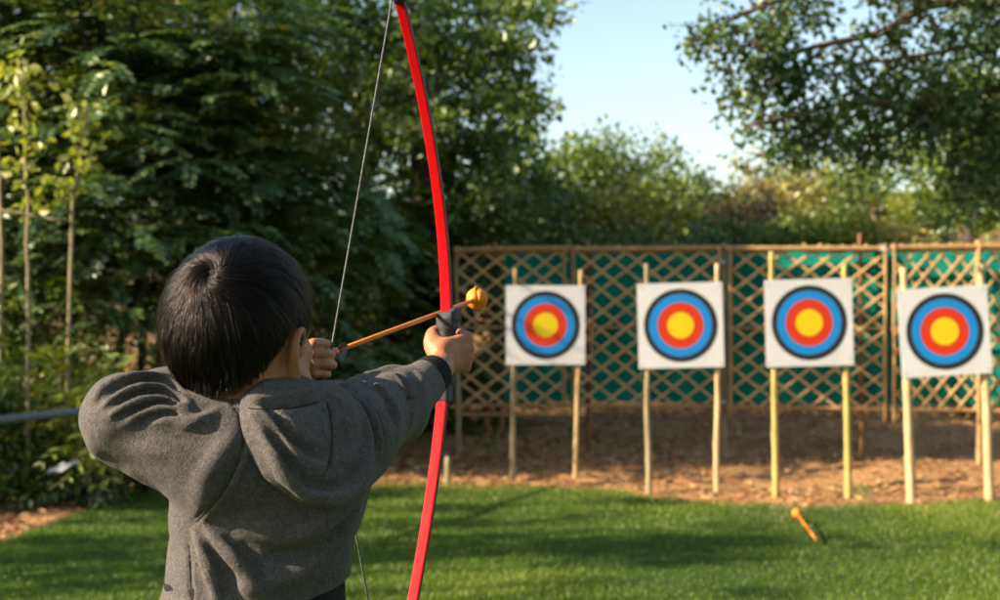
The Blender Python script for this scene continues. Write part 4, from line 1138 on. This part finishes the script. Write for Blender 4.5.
# string hand (left): three fingers hooked on the string
hand_f = nrm(np.array([.62, .60, .05])); hand_u = np.array([0, 0, 1.0]); hand_o = np.cross(hand_f, hand_u)   # hand_o: away from the palm
pc = P(297, 365, 1.622)
b.ell(pc, (.030, .012, .026), np.stack([hand_f, hand_o, hand_u], 1), k=.010)
b.cone(WR_L, pc, .018, .015, k=.012)
for i, (py, tx) in enumerate(((343.5, 326.0), (354.0, 331.0), (364.3, 332.5), (373.8, 327.0))):
    k0 = P(303, 365 + (py - 359) * .92, 1.618); k1 = P(313, py + .3, 1.619); k2 = P(tx - 5, py - .2, 1.630); k3 = P(tx + .5, py + .6, 1.652); k4 = P(tx - 5, py + 2.5, 1.664)
    b.chain([pc + hand_u * (.018 - .012 * i) - hand_f * .01, k0, k1, k2, k3, k4],
            np.array([.0085, .0070, .0062, .0060, .0056, .0046]) * (.9 if i == 3 else 1), k=.0016, n=26)
    b.ell(P(313, py + .2, 1.616), (.0058, .0058, .0058), k=.004)
b.chain([pc + hand_u * .004 - hand_f * .015, P(300, 373, 1.645), P(308, 381, 1.66), P(316, 385, 1.664)], [.013, .0095, .0075, .006], k=.008, n=14)
V, Q = b.mesh((-.56, 1.28, -.01), (.04, 2.10, 1.36), .0022)
V = smooth_verts(V, Q, 2, .45)

person = empty('person', (HIP[0], HIP[1], 0), 'boy in a grey hoodie seen from behind, drawing a red bow on the lawn', 'person')
link('body', mesh_np('body', V, Q), m_skin, person)
for s in (-1, 1):
    eb = MB(); c = HW(.029 * s, .079, -.020)
    th = np.linspace(0, math.pi, 10)
    eb.tube([c - HR[:, 1] * .0112 * math.cos(t) for t in th], [max(.0112 * math.sin(t), 1e-4) for t in th], 14)
    eb.build('eye', principled('eye_white', [(0, (.6, .58, .55))], rough=.2), person)

# ---- hoodie ---------------------------------------------------------------------------------------------------
def cloth_base(full=True):
    s = SDF()
    s.econe(CH + np.array([-.012, 0, .045]), np.array([-.270, 1.535, .90]), SA, (.099, .088), (.110, .097), k=.03)
    s.econe(np.array([-.270, 1.535, .92]), HIP + np.array([-.006, 0, .03]), SA, (.110, .097), (.104, .094), k=.03)
    s.cone(NECK + np.array([.003, 0, -.03]), CH + np.array([0, 0, .03]), .060, .085, k=.045)
    s.cone(SH_L + np.array([.012, .01, .0]), CH + np.array([.0, 0, .05]), .064, .080, k=.04)
    s.cone(SH_R + np.array([-.012, -.012, .0]), CH + np.array([0, 0, .05]), .058, .080, k=.04)
    s.cone(SH_L, EL_L + np.array([0, 0, .0]), .067, .0405, k=.012)
    s.ell(EL_L + np.array([-.002, -.002, .001]), (.0405, .040, .040), k=.015)
    s.cone(EL_L + np.array([0, .008, .004]), WR_L, .041, .029, k=.014)
    s.ell(P(200, 518, 1.48), (.027, .030, .026), k=.02)
    s.cone(SH_R, EL_R, .058, .0435, k=.02)
    s.cone(EL_R + np.array([0, 0, -.002]), P(428, 380, 1.868), .0430, .0285, k=.02)
    s.ell(P(398, 412, 1.76), (.035, .045, .036), k=.02)
    return s

HB = cloth_base()                                          # plain shape of the hoodie
h = cloth_base()
def on(px, py, lift=0.0):
    q = HB.trace(px, py)
    return q + HB.grad(q[None], .004)[0] * lift
FOLDS = [
    # gathered ridges running from the crook of the raised arm out to the elbow
    ([(92, 400), (104, 388), (124, 380), (150, 377), (172, 383), (187, 400)], .0058, .0055, .005),
    ([(103, 406), (118, 396), (138, 389), (162, 389), (178, 396), (190, 410)], .0054, .0055, .005),
    ([(106, 417), (122, 408), (142, 401), (164, 400), (182, 406), (194, 420)], .0052, .0052, .005),
    ([(124, 422), (142, 414), (162, 410), (180, 413), (198, 427)], .0048, .0046, .005),
    ([(150, 424), (170, 420), (190, 423), (206, 418), (218, 410)], .0054, .0042, .006),
    ([(98, 404), (112, 392), (132, 384.5), (155, 383), (170, 387), (180, 394)], .0046, -.0030, .004),
    ([(106, 411), (120, 402), (140, 395), (160, 394), (173, 398), (183, 405)], .0046, -.0030, .004),
    ([(116, 420), (132, 411), (152, 405.5), (166, 405.5), (180, 410)], .0042, -.0028, .004),
    ([(136, 424), (156, 417), (172, 417.5), (186, 420)], .0042, -.0026, .004),
    ([(92, 446), (112, 474), (140, 500)], .010, .0030, .010),
    ([(140, 446), (170, 452), (204, 470)], .012, .0030, .012),
    ([(232, 440), (214, 462), (196, 500)], .010, .0030, .012),
    # pulls from the armpit across the back
    ([(206, 528), (226, 546), (250, 575), (268, 606)], .010, .0075, .008),
    ([(198, 530), (206, 556), (214, 582), (218, 606)], .008, .0060, .007),
    ([(202, 530), (217, 553), (234, 582), (244, 606)], .006, -.0032, .006),
    ([(214, 527), (240, 552), (268, 588)], .006, -.0035, .010),
    ([(252, 524), (292, 536), (334, 516), (362, 486), (374, 458)], .010, .0060, .012),
    ([(246, 548), (292, 556), (338, 530), (366, 492)], .007, -.0045, .012),
    ([(250, 582), (300, 574), (338, 544), (362, 500)], .012, .0060, .014),
    ([(290, 602), (328, 578), (356, 540)], .008, -.0040, .012),
    # bow arm
    ([(362, 384), (380, 392), (393, 412), (397, 440)], .0068, .0060, .006),
    ([(384, 374), (402, 383), (411, 402), (411, 426)], .0062, .0060, .006),
    ([(349, 394), (366, 411), (377, 440), (377, 464)], .007, .0060, .007),
    ([(403, 366), (418, 376), (423, 392)], .006, .0040, .005),
    ([(328, 390), (350, 384), (374, 374), (398, 365)], .007, .0045, .006),
    ([(373, 385), (388, 400), (396, 428)], .006, -.0028, .005),
    ([(394, 372), (409, 388), (412, 416)], .0055, -.0026, .005),
    ([(356, 392), (373, 414), (380, 448)], .006, -.0028, .005),
    ([(336, 396), (358, 391), (382, 381)], .005, -.0022, .005),
]
for path, r, up_, k in FOLDS: h.fold(path, r, up_ * 1.6, k * .7, coarse=HB)
for path in ([(228, 396), (243, 420), (242, 450), (225, 487), (194, 523)], [(343, 391), (356, 414), (366, 446), (369, 472)], [(189, 545), (190, 575), (191, 608)]):
    h.fold(path, .0030, -.0034, .002, n=34, taper=.12, coarse=HB)
    h.fold([(x + 4.5, y) for x, y in path], .0042, .0016, .002, n=34, taper=.12, coarse=HB)
h.cone(HW(0, -.02, -.04), NECK + np.array([0, 0, .022]), .050, .052, k=.008, sub=True)      # neck hole
h.plane(np.array([-.20, 1.535, .939]), (.25, .0, -1), k=.004)
h.plane(WR_R - FA * .034, FA, k=.004)
ax_l = nrm(WR_L - EL_L)
def wrinkle(p):
    a = fbm(p * f32(26, 26, 38), 2) * .0016
    t = np.stack([p @ f32(*SA) * 30, p @ f32(*BK) * 18, p[..., 2] * 9 + p @ f32(*SA) * 14], -1)
    return (a + vnoise(t) * .0011).astype(np.float32)
h.warp(wrinkle)
V, Q = h.mesh((-.56, 1.28, .88), (.02, 1.95, 1.22), .0026)
V = smooth_verts(V, Q, 2, .45)
hoodie = link('hoodie', mesh_np('hoodie', V, Q), m_fleece, person)

m_thread = principled('seam_thread', [(.3, (.012, .011, .011)), (.7, (.03, .028, .027))], scale=300, rough=.9)
def seam(s, path, parent, r=.0011, n=60, lift=.0):
    c = spline(np.array(path, float), n); q = s.trace(c[:, 0], c[:, 1]); g = s.grad(q, .004)
    q = q + g * lift; q[1:-1] = (q[:-2] + q[1:-1] + q[2:]) / 3
    mb = MB(); mb.tube(q, r, 6); mb.build('seam', m_thread, parent)
seam(h, [(229, 397), (243, 420), (242, 450), (226, 487), (196, 522)], hoodie, .0012)
seam(h, [(189, 545), (190, 572), (192, 606)], hoodie, .0010)
seam(h, [(366, 446), (370, 460), (369, 474)], hoodie, .0010)

# hood lying folded on the back and shoulders
hd = SDF()
bag = lambda px, py, l=0.0: on(px, py, l)
nb = nrm(BK * .85 + np.array([0, 0, .45]))
hd.chain([NECK + SA * -.054 + BK * .004 + np.array([0, 0, .006]), NECK + SA * -.042 + BK * .044 + np.array([0, 0, -.002]), NECK + BK * .064 + np.array([0, 0, -.002]),
          NECK + SA * .046 + BK * .048 + np.array([0, 0, .006]), NECK + SA * .064 + BK * .002 + np.array([0, 0, .008]), NECK + SA * .052 - BK * .04 + np.array([0, 0, -.01]),
          NECK - BK * .062 + np.array([0, 0, -.03]), NECK - SA * .050 - BK * .042 + np.array([0, 0, -.014]), NECK + SA * -.054 + BK * .004 + np.array([0, 0, .006])],
         .0110, k=.01, n=40)
Rb = np.stack([SA, np.cross(nb, SA), nb], 1)
hd.ell(on(306, 434, -.003), (.056, .066, .015), Rb, k=.03)
hd.ell(on(290, 432, -.005), (.050, .060, .013), Rb, k=.03)
hd.ell(on(322, 456, -.003), (.048, .046, .016), Rb, k=.025)
hd.ell(on(342, 424, -.004), (.036, .054, .015), Rb, k=.02)
HF = [
    ([(252, 404), (262, 424), (273, 450), (286, 476), (306, 494), (336, 499), (362, 484), (375, 456), (374, 426), (362, 400)], .008, .0050, .006),
    ([(258, 408), (270, 426), (286, 446), (306, 464), (324, 472)], .007, .0042, .007),
    ([(272, 408), (290, 424), (308, 440), (322, 446)], .006, .0030, .008),
    ([(334, 396), (348, 414), (353, 440), (346, 466)], .0065, .0045, .006),
    ([(240, 398), (266, 398), (296, 395), (326, 387)], .0050, .0020, .004),
    ([(262, 416), (276, 440), (292, 466), (314, 485), (340, 484), (358, 462), (364, 432)], .006, -.0034, .006),
    ([(266, 410), (282, 430), (302, 448), (322, 460)], .005, -.0028, .006),
    ([(246, 407), (284, 407), (327, 399)], .0030, -.0024, .002),
    ([(327, 396), (332, 425), (332, 452), (326, 474)], .0028, -.0024, .002)]
HDB = SDF(); HDB.ops = list(hd.ops)
for path, r, up_, k in HF: hd.fold(path, r, up_ * 1.9, k * .6, n=30, taper=.45, coarse=HDB)
hd.cone(HW(0, -.01, -.03), NECK + np.array([0, 0, .0]), .0520, .0500, k=.008, sub=True)
hd.warp(wrinkle)
V, Q = hd.mesh((-.42, 1.30, .96), (-.06, 1.70, 1.22), .0024)
V = smooth_verts(V, Q, 2, .45)
hood = link('hood', mesh_np('hood', V, Q), m_fleece, hoodie)
seam(hd, [(248, 408), (266, 409), (296, 407), (325, 400)], hood, .0009)
seam(hd, [(327, 402), (332, 425), (332, 450), (327, 470)], hood, .0009)
# ribbed black cuffs and the black hem below
cf = SDF()
cf.cone(WR_R - FA * .042, WR_R - FA * .008, .0282, .0264, k=.004)
cf.plane(WR_R - FA * .010, FA, k=.003); cf.plane(WR_R - FA * .042, -FA, k=.003)
cf.cone(WR_R - FA * .10, WR_R + FA * .08, .0215, .0215, k=.003, sub=True)
cf.warp(lambda p: (np.sin(np.arctan2((p - f32(*WR_R)) @ f32(*UPB), (p - f32(*WR_R)) @ f32(*RT)) * 34) * .0006).astype(np.float32))
V, Q = cf.mesh((-.16, 1.80, 1.08), (-.02, 1.96, 1.22), .0015)
link('cuff', mesh_np('cuff', V, Q), m_black_knit, hoodie)
cf = SDF(); cf.cone(WR_L - ax_l * .03, WR_L - ax_l * .002, .0285, .0265, k=.004)
V, Q = cf.mesh(WR_L - .08, WR_L + .08, .002)
link('cuff', mesh_np('cuff', V, Q), m_black_knit, hoodie)
hm = SDF()
hm.econe(np.array([-.270, 1.535, .958]), HIP + np.array([0, 0, .05]), SA, (.1045, .0905), (.103, .092), k=.01)
hm.warp(lambda p: (vnoise(p * f32(40, 40, 8)) * .0015).astype(np.float32))
hm.plane(np.array([-.26, 1.535, .70]), (0, 0, -1), k=.004)
V, Q = hm.mesh((-.45, 1.38, .66), (-.08, 1.70, .99), .003)
link('waistband', mesh_np('waistband', V, Q), m_black_knit, hoodie)

tr = SDF()
tr.econe(HIP + np.array([0, 0, .10]), HIP + np.array([0, 0, -.05]), SA, (.098, .086), (.108, .092), k=.03)
for hip, knee, ank in LEGS:
    tr.cone(hip, knee, .076, .060, k=.03); tr.cone(knee, ank + np.array([0, 0, .025]), .060, .050, k=.03)
tr.warp(lambda p: (vnoise(p * f32(22, 22, 14)) * .003).astype(np.float32))
V, Q = tr.mesh((-.48, 1.34, .02), (-.06, 1.76, .82), .005)
link('trousers', mesh_np('trousers', V, Q), m_black_cloth, person)
for hip, knee, ank in LEGS:
    sh = SDF()
    sh.cone(ank + np.array([0, 0, -.025]) - FWD_FOOT * .02, ank + FWD_FOOT * .095 + np.array([0, 0, -.045]), .036, .030, k=.02)
    sh.ell(ank + FWD_FOOT * .09 + np.array([0, 0, -.042]), (.038, .038, .028), k=.02)
    sh.plane(np.array([0, 0, .0]), (0, 0, -1), k=.003)
    V, Q = sh.mesh(ank - .2, ank + .2, .005)
    link('shoe', mesh_np('shoe', V, Q), m_shoe, person)

# ---- hair -----------------------------------------------------------------------------------------------------
def hairline(az):
    """Lowest hair (head-local z) at azimuth az (0 = face, pi = nape)."""
    a = np.abs(az)
    return np.interp(a, np.radians([0, 35, 60, 74, 82, 92, 104, 118, 135, 155, 180]), [.052, .048, .030, -.010, -.040, -.012, -.010, -.038, -.065, -.081, -.085])
hp = SDF()
skull(hp, .0065)
hp.cone(HW(0, -.034, -.040), HW(.014, -.034, -.092), .0455, .0400, k=.03)
def below(p):
    q = (p - f32(*HC)) @ HR.astype(np.float32)
    return (hairline(np.arctan2(q[..., 0], q[..., 1])) + .007 - q[..., 2]).astype(np.float32) * .7
hp.field(lambda p: -(below(p)) , .006, sub=True) if False else None
hp.ops.append((lambda p: -below(p), .008, True))
V, Q = hp.mesh(HC - .14, HC + .14, .0025)
V = smooth_verts(V, Q, 2, .5)
hair = link('hair', mesh_np('hair', V, Q), m_hairbase, person)

def hair_mat():
    m, nt, out = new_mat('black_hair')
    b = N(nt, 'ShaderNodeBsdfHairPrincipled')
    try:
        b.model = 'CHIANG'
    except Exception: pass
    b.parametrization = 'COLOR'
    b.inputs['Color'].default_value = (.0055, .0036, .0025, 1)
    b.inputs['IOR'].default_value = 1.31
    b.inputs['Roughness'].default_value = .20; b.inputs['Radial Roughness'].default_value = .40
    b.inputs['Random Roughness'].default_value = .5
    nt.links.new(b.outputs[0], out.inputs[0])
    return m
m_hair = hair_mat()
env = SDF(); skull(env, .0065); env.cone(HW(0, -.034, -.040), HW(.014, -.034, -.092), .0455, .0400, k=.03)
def egrad(p):
    e = np.float32(.003); d0 = env(p)
    gx = np.stack([env(p + v) - d0 for v in np.eye(3, dtype=np.float32) * e], -1)
    return d0, nrm(gx)
WH = env.trace(212, 272)                                              # whorl
nS = 36000
roots = []
while sum(map(len, roots)) < nS:
    d = nrm(RNG.normal(size=(40000, 3))).astype(np.float32)
    q = d * .09
    p = f32(*HC) + q @ HR.T.astype(np.float32)
    for _ in range(8):
        d0, n = egrad(p); p = (p - n * d0[:, None]).astype(np.float32)
    ql = (p - HC) @ HR
    az = np.arctan2(ql[:, 0], ql[:, 1])
    roots.append(p[ql[:, 2] > hairline(az) + .001 + RNG.random(len(p)) ** 2 * .016])
p = WH + RNG.normal(0, .010, (2600, 3))
for _ in range(5):
    d0, n = egrad(p.astype(np.float32)); p = p - n * d0[:, None]
roots = np.concatenate([p] + roots)[:nS].astype(np.float32)
ql = (roots - HC) @ HR
azr = np.arctan2(ql[:, 0], ql[:, 1])
low = np.clip((ql[:, 2] - hairline(azr)) / .080, 0, 1)                    # 0 at the hairline, 1 up top
Ln = (.004 + .042 * low ** 1.05) * RNG.uniform(.70, 1.15, nS)
layer = RNG.random(nS) ** .8                                              # how high in the pelt a hair lies
stray = RNG.random(nS)
nP = 10
pts = np.zeros((nS, nP, 3), np.float32)
_, n = egrad(roots)
pts[:, 0] = roots - n * .002
cur = roots.copy()
jit = RNG.normal(size=(nS, 3)) * .06
wav = np.stack([vnoise(roots * 60 + 5.1 * k) for k in range(3)], -1) * .32
for i in range(1, nP):
    d0, n = egrad(cur)
    away = cur - WH; r = np.linalg.norm(away, axis=1, keepdims=True)
    away = away - n * (away * n).sum(1, keepdims=True)
    rad_ = nrm(away); swirl = np.cross(n, rad_)
    w = np.exp(-(r / .030) ** 2)
    down = np.array([0, 0, -1.0]) - n * (-n[:, 2:3])
    fl = rad_ + swirl * (1.0 * w + .10) + down * (.9 * np.clip((r - .055) / .05, 0, 1)) + jit + wav
    fl = nrm(fl - n * (fl * n).sum(1, keepdims=True))
    t = i / (nP - 1)
    hgt = (.0012 + .0058 * layer * (.25 + .75 * low)) * math.sin(min(t * 2.6, 1.57)) * (1 - .35 * t * t)
    hgt = hgt + (stray > .955) * (stray - .955) * .13 * t ** 1.5
    cur = (cur + fl * (Ln / (nP - 1))[:, None]).astype(np.float32)
    d0, n = egrad(cur)
    cur = (cur + n * ((hgt - d0) * .85)[:, None]).astype(np.float32)
    pts[:, i] = cur
# locks: hairs close up towards a guide hair at their tips
gi = RNG.choice(nS, 1300, replace=False); near = np.empty(nS, int)
for a in range(0, nS, 3000):
    dd = ((roots[a:a + 3000, None] - roots[gi][None]) ** 2).sum(-1); near[a:a + 3000] = gi[dd.argmin(1)]
tt = np.linspace(0, 1, nP)[None, :, None]
lock = RNG.uniform(.30, .95, nS)[:, None, None] * tt ** 1.3 * (stray < .955)[:, None, None]
pts = pts + lock * (pts[near] - pts) * (.35 + .65 * low)[:, None, None]
# keep the locks outside the scalp
for i in range(2, nP):
    q = pts[:, i]; d0, n = egrad(q); pts[:, i] = q + n * np.maximum(.0006 + .0012 * layer - d0, 0)[:, None]
hc = bpy.data.hair_curves.new('hair_strands')
hc.add_curves([nP] * nS)
orig = np.array(person.location)
hc.points.foreach_set('position', (pts.reshape(-1, 3) - orig).astype(np.float32).ravel())
rr = np.tile(np.linspace(.00032, .00009, nP), nS).astype(np.float32)
at = hc.attributes.get('radius') or hc.attributes.new('radius', 'FLOAT', 'POINT')
at.data.foreach_set('value', rr)
hc.materials.append(m_hair)
ho = bpy.data.objects.new('hair_strands', hc); COL.objects.link(ho); ho.parent = hair

# ---- bow ------------------------------------------------------------------------------------------------------
m_red = principled('red_limb', [(.3, (.40, .003, .006)), (.7, (.50, .005, .008))], scale=22, rough=.36, bump=.0003, bscale=120, spec=.14, stretch=(1, 1, .15))
m_edge = principled('limb_edge', [(.3, (.05, .008, .008)), (.7, (.10, .012, .012))], scale=90, rough=.55)
m_grip = principled('grip_plastic', [(.3, (.020, .021, .024)), (.7, (.034, .035, .038))], scale=70, rough=.55, bump=.0005, bscale=900, spec=.4)
m_string = principled('string_twist', [(.3, (.035, .035, .035)), (.7, (.13, .125, .12))], scale=300, rough=.7, stretch=(1, 1, .9), detail=1)
bow = empty('recurve_bow', BOW - UPB * .47, 'red bow with black handle, drawn and held upright in the boy\'s right hand', 'bow')
m_l = [m_red, m_edge]
UPW = np.array([0, 0, 1.0]); AXH = nrm(np.array([AX[0], AX[1], 0]))
RTH = np.cross(AXH, UPW)
def limb_pt(s, top):
    if top: return BOW + UPW * (.028 + s * .432) - AXH * (.172 * s ** 1.9) - RTH * .001
    return BOW + UPW * (-.055 - s * .42) - AXH * (.170 * s ** 1.42 + .004) - RTH * (.004 + .004 * s)
for top in (True, False):
    mb = MB(); mb2 = MB(); n = 40
    C = np.array([limb_pt(s, top) for s in np.linspace(0, 1, n)])
    T = nrm(np.gradient(C, axis=0))
    w0, w1 = .0078, .0066
    V = []
    for i in range(n):
        s = i / (n - 1); w = w0 + (w1 - w0) * s; th = .0042 - .0016 * s
        r = RTH; o = nrm(np.cross(T[i], r))
        for a, c in ((-1, -1), (-.80, -1.18), (.80, -1.18), (1, -1), (1, 1), (.80, 1.18), (-.80, 1.18), (-1, 1)):
            V.append(C[i] + r * w * a + o * th * c)
    F = [(i * 8 + j, i * 8 + (j + 1) % 8, (i + 1) * 8 + (j + 1) % 8, (i + 1) * 8 + j) for i in range(n - 1) for j in range(8)]
    F += [tuple(range(8)), tuple((n - 1) * 8 + j for j in range(8))]
    mb.add(V, F)
    o = mb.build('limb', m_red, bow, smooth=False)
    o.data.materials.append(m_edge)
    for p in o.data.polygons:
        c = p.normal
        if abs(c.dot(Vector(RTH))) > .8: p.material_index = 1
    # black moulded tip with the string groove
    tp = MB(); e = limb_pt(1, top); d = T[-1]
    tp.tube([e - d * .020, e - d * .012, e, e + d * .012, e + d * .018], [.0085, .0098, .0092, .0075, .003], 10)
    tp.tube([e + d * .002 - AXH * .004 - RTH * .010, e + d * .004 - AXH * .006, e + d * .002 - AXH * .004 + RTH * .010], [.003, .0035, .003], 8)
    tp.build('limb_tip', m_grip, bow)
TT, TB = limb_pt(1, True) - AXH * .006, limb_pt(1, False) - AXH * .006
SM1, SM2 = P(331.5, 348, 1.654), P(327.0, 377, 1.652)
st = MB(); st.tube(np.vstack([np.linspace(TT, SM1, 30), np.linspace(SM1, SM2, 6)[1:], np.linspace(SM2, TB, 30)[1:]]), .00125, 7)
st.build('string', m_string, bow)
gp = SDF()
Rg = np.stack([RTH, AXH, UPW], 1)
gp.econe(BOW + UPW * -.060, BOW + UPW * .030, RTH, (.0110, .0150), (.0115, .0155), k=.006)
gp.box(BOW + UPW * .028 - AXH * .001, (.0128, .0125, .0125), Rg, rnd=.003, k=.006)          # block under the top limb
gp.box(BOW + UPW * .036 + RTH * .011 + AXH * .004, (.0045, .012, .009), Rg, rnd=.002, k=.004)  # arrow shelf side
gp.box(BOW + UPW * -.070 - AXH * .002 - RTH * .006, (.0118, .0115, .0175), Rg, rnd=.003, k=.006)
gp.ell(BOW + UPW * -.060 - AXH * .0135 + RTH * .003, (.0018, .0016, .0018), Rg, k=.001, sub=True)
V, Q = gp.mesh(BOW - np.array([.05, .05, .12]), BOW + np.array([.05, .05, .07]), .0015)
link('grip', mesh_np('grip', smooth_verts(V, Q, 1), Q), m_grip, bow)

# ---- arrows ---------------------------------------------------------------------------------------------------
m_orange = principled('orange_shaft', [(.3, (.72, .17, .015)), (.7, (.82, .23, .025))], scale=90, rough=.4, spec=.5)
m_ball = principled('orange_foam', [(.3, (.70, .19, .006)), (.7, (.78, .24, .010))], scale=60, rough=.6, bump=.0006, bscale=260, sss=.1)
m_fletch = principled('black_fletching', [(.3, (.02, .02, .02)), (.7, (.035, .035, .035))], scale=200, rough=.6)
m_nock = principled('orange_nock', [(0, (.85, .16, .01))], rough=.35)
m_wrap = principled('brown_wrap', [(.3, (.16, .045, .015)), (.7, (.22, .065, .02))], scale=90, rough=.5)

def arrow(root, tail, d, L, ball_r, shaft_r):
    d = nrm(d); u = nrm(np.cross(d, [0, 0, 1])); w = np.cross(u, d)
    mb = MB(); mb.tube([tail + d * .030, tail + d * (L * .5), tail + d * (L - ball_r)], shaft_r, 10); mb.build('shaft', m_orange, root)
    mb = MB(); mb.tube([tail + d * .008, tail + d * .0302], shaft_r * 1.06, 10); mb.build('wrap', m_wrap, root)
    mb = MB(); mb.tube([tail - d * .004, tail + d * .001, tail + d * .0085], [shaft_r * .8, shaft_r * 1.15, shaft_r * 1.1], 10); mb.build('nock', m_nock, root)
    mb = MB()
    for k in range(3):
        a = 2 * math.pi * k / 3 + .9; r = math.cos(a) * u + math.sin(a) * w; t = np.cross(d, r) * .0004
        q = [tail + d * .006 + r * shaft_r, tail + d * .004 + r * (shaft_r + .009), tail + d * .014 + r * (shaft_r + .0105), tail + d * .034 + r * shaft_r]
        mb.add([x + t for x in q] + [x - t for x in q], [(0, 1, 2, 3), (7, 6, 5, 4), (0, 4, 5, 1), (1, 5, 6, 2), (2, 6, 7, 3), (3, 7, 4, 0)])
    mb.build('fletching', m_fletch, root, smooth=False)
    s = SDF(); c = tail + d * L
    s.ell(c, (ball_r,) * 3, k=.003)
    s.cone(c - d * ball_r * 1.05, c, shaft_r * 1.4, ball_r * .6, k=.004)
    s.chain([c + r for r in ((w * .9 - d * .5) * ball_r, (w * 1.12 - d * .2) * ball_r, (w * 1.16 + d * .1) * ball_r)], [.0010, .0016, .001], k=.002)
    s.chain([c + ball_r * (math.cos(t) * w + math.sin(t) * (-d * .8 + u * .35)) for t in np.linspace(-.2, 2.2, 10)], .0008, k=.003, sub=True)
    s.chain([c + ball_r * (math.cos(t) * w + math.sin(t) * (-d * .6 - u * .8)) for t in np.linspace(-.1, 1.2, 8)], .0009, k=.003)
    V, Q = s.mesh(c - ball_r * 1.6, c + ball_r * 1.6, ball_r / 12)
    link('tip_ball', mesh_np('tip_ball', smooth_verts(V, Q, 1), Q), m_ball, root)

a1 = empty('arrow', NOCK, 'orange arrow with round orange ball tip, nocked on the bow string', 'arrow')
arrow(a1, NOCK, ARR_TIP - NOCK, float(np.linalg.norm(ARR_TIP - NOCK)), .0165, .0030)
# ================================================================ small things on the ground
tail = P(815, 546, 0); 
tY = 1.25 * FPX / (546 - HZ); tail = np.array([(816 - 500) / FPX * tY, tY, .035])
head = np.array([.0, .0, .0]); hY = 7.75; head = P(796.5, 513, hY)
a2 = empty('arrow', tail, 'orange arrow with a ball tip lying tilted on the lawn', 'arrow')
arrow(a2, tail, head - tail, float(np.linalg.norm(head - tail)), .026, .0065)
m_paper = principled('white_scrap', [(.3, (.20, .215, .23)), (.7, (.32, .34, .36))], scale=40, rough=.6)
c = P(62, 467, 8.25); u = np.linspace(-1, 1, 14)[:, None]; v = np.linspace(-1, 1, 7)[None]
X = c[0] + u * .085 + 0 * v; Z = c[2] + u * .024 + v * .018 * (1 - .5 * u ** 2) + .008 * np.sin(u * 5 + v * 2); Y = c[1] + v * .03 + .018 * np.sin(u * 4 + v * 3)
V = np.stack([X, Y, Z], -1).reshape(-1, 3); ii = (np.arange(13)[:, None] * 7 + np.arange(6)).ravel(); Q = np.stack([ii, ii + 7, ii + 8, ii + 1], -1)
V = np.concatenate([V, V + [0, .001, .0006]])
tag(link('paper_scrap', mesh_np('paper_scrap', V, np.concatenate([Q, Q[:, ::-1] + 91])), m_paper), 'crumpled white scrap caught in the dark bush at the left', 'scrap')
c = P(520, 416, 12.6); c[2] = gz(c[0], 12.6) + .02; V = np.array([[-.035, 0, 0], [.03, .01, .0], [.036, -.01, .035], [-.03, -.004, .03]]) + c
V = np.concatenate([V, V + [0, .002, 0]])
tag(link('wrapper', mesh_np('wrapper', V, np.array([[0, 1, 2, 3], [7, 6, 5, 4]])), principled('red_wrapper', [(0, (.45, .02, .03))], rough=.4)), 'tiny red wrapper on the shaded earth under the fence', 'wrapper')
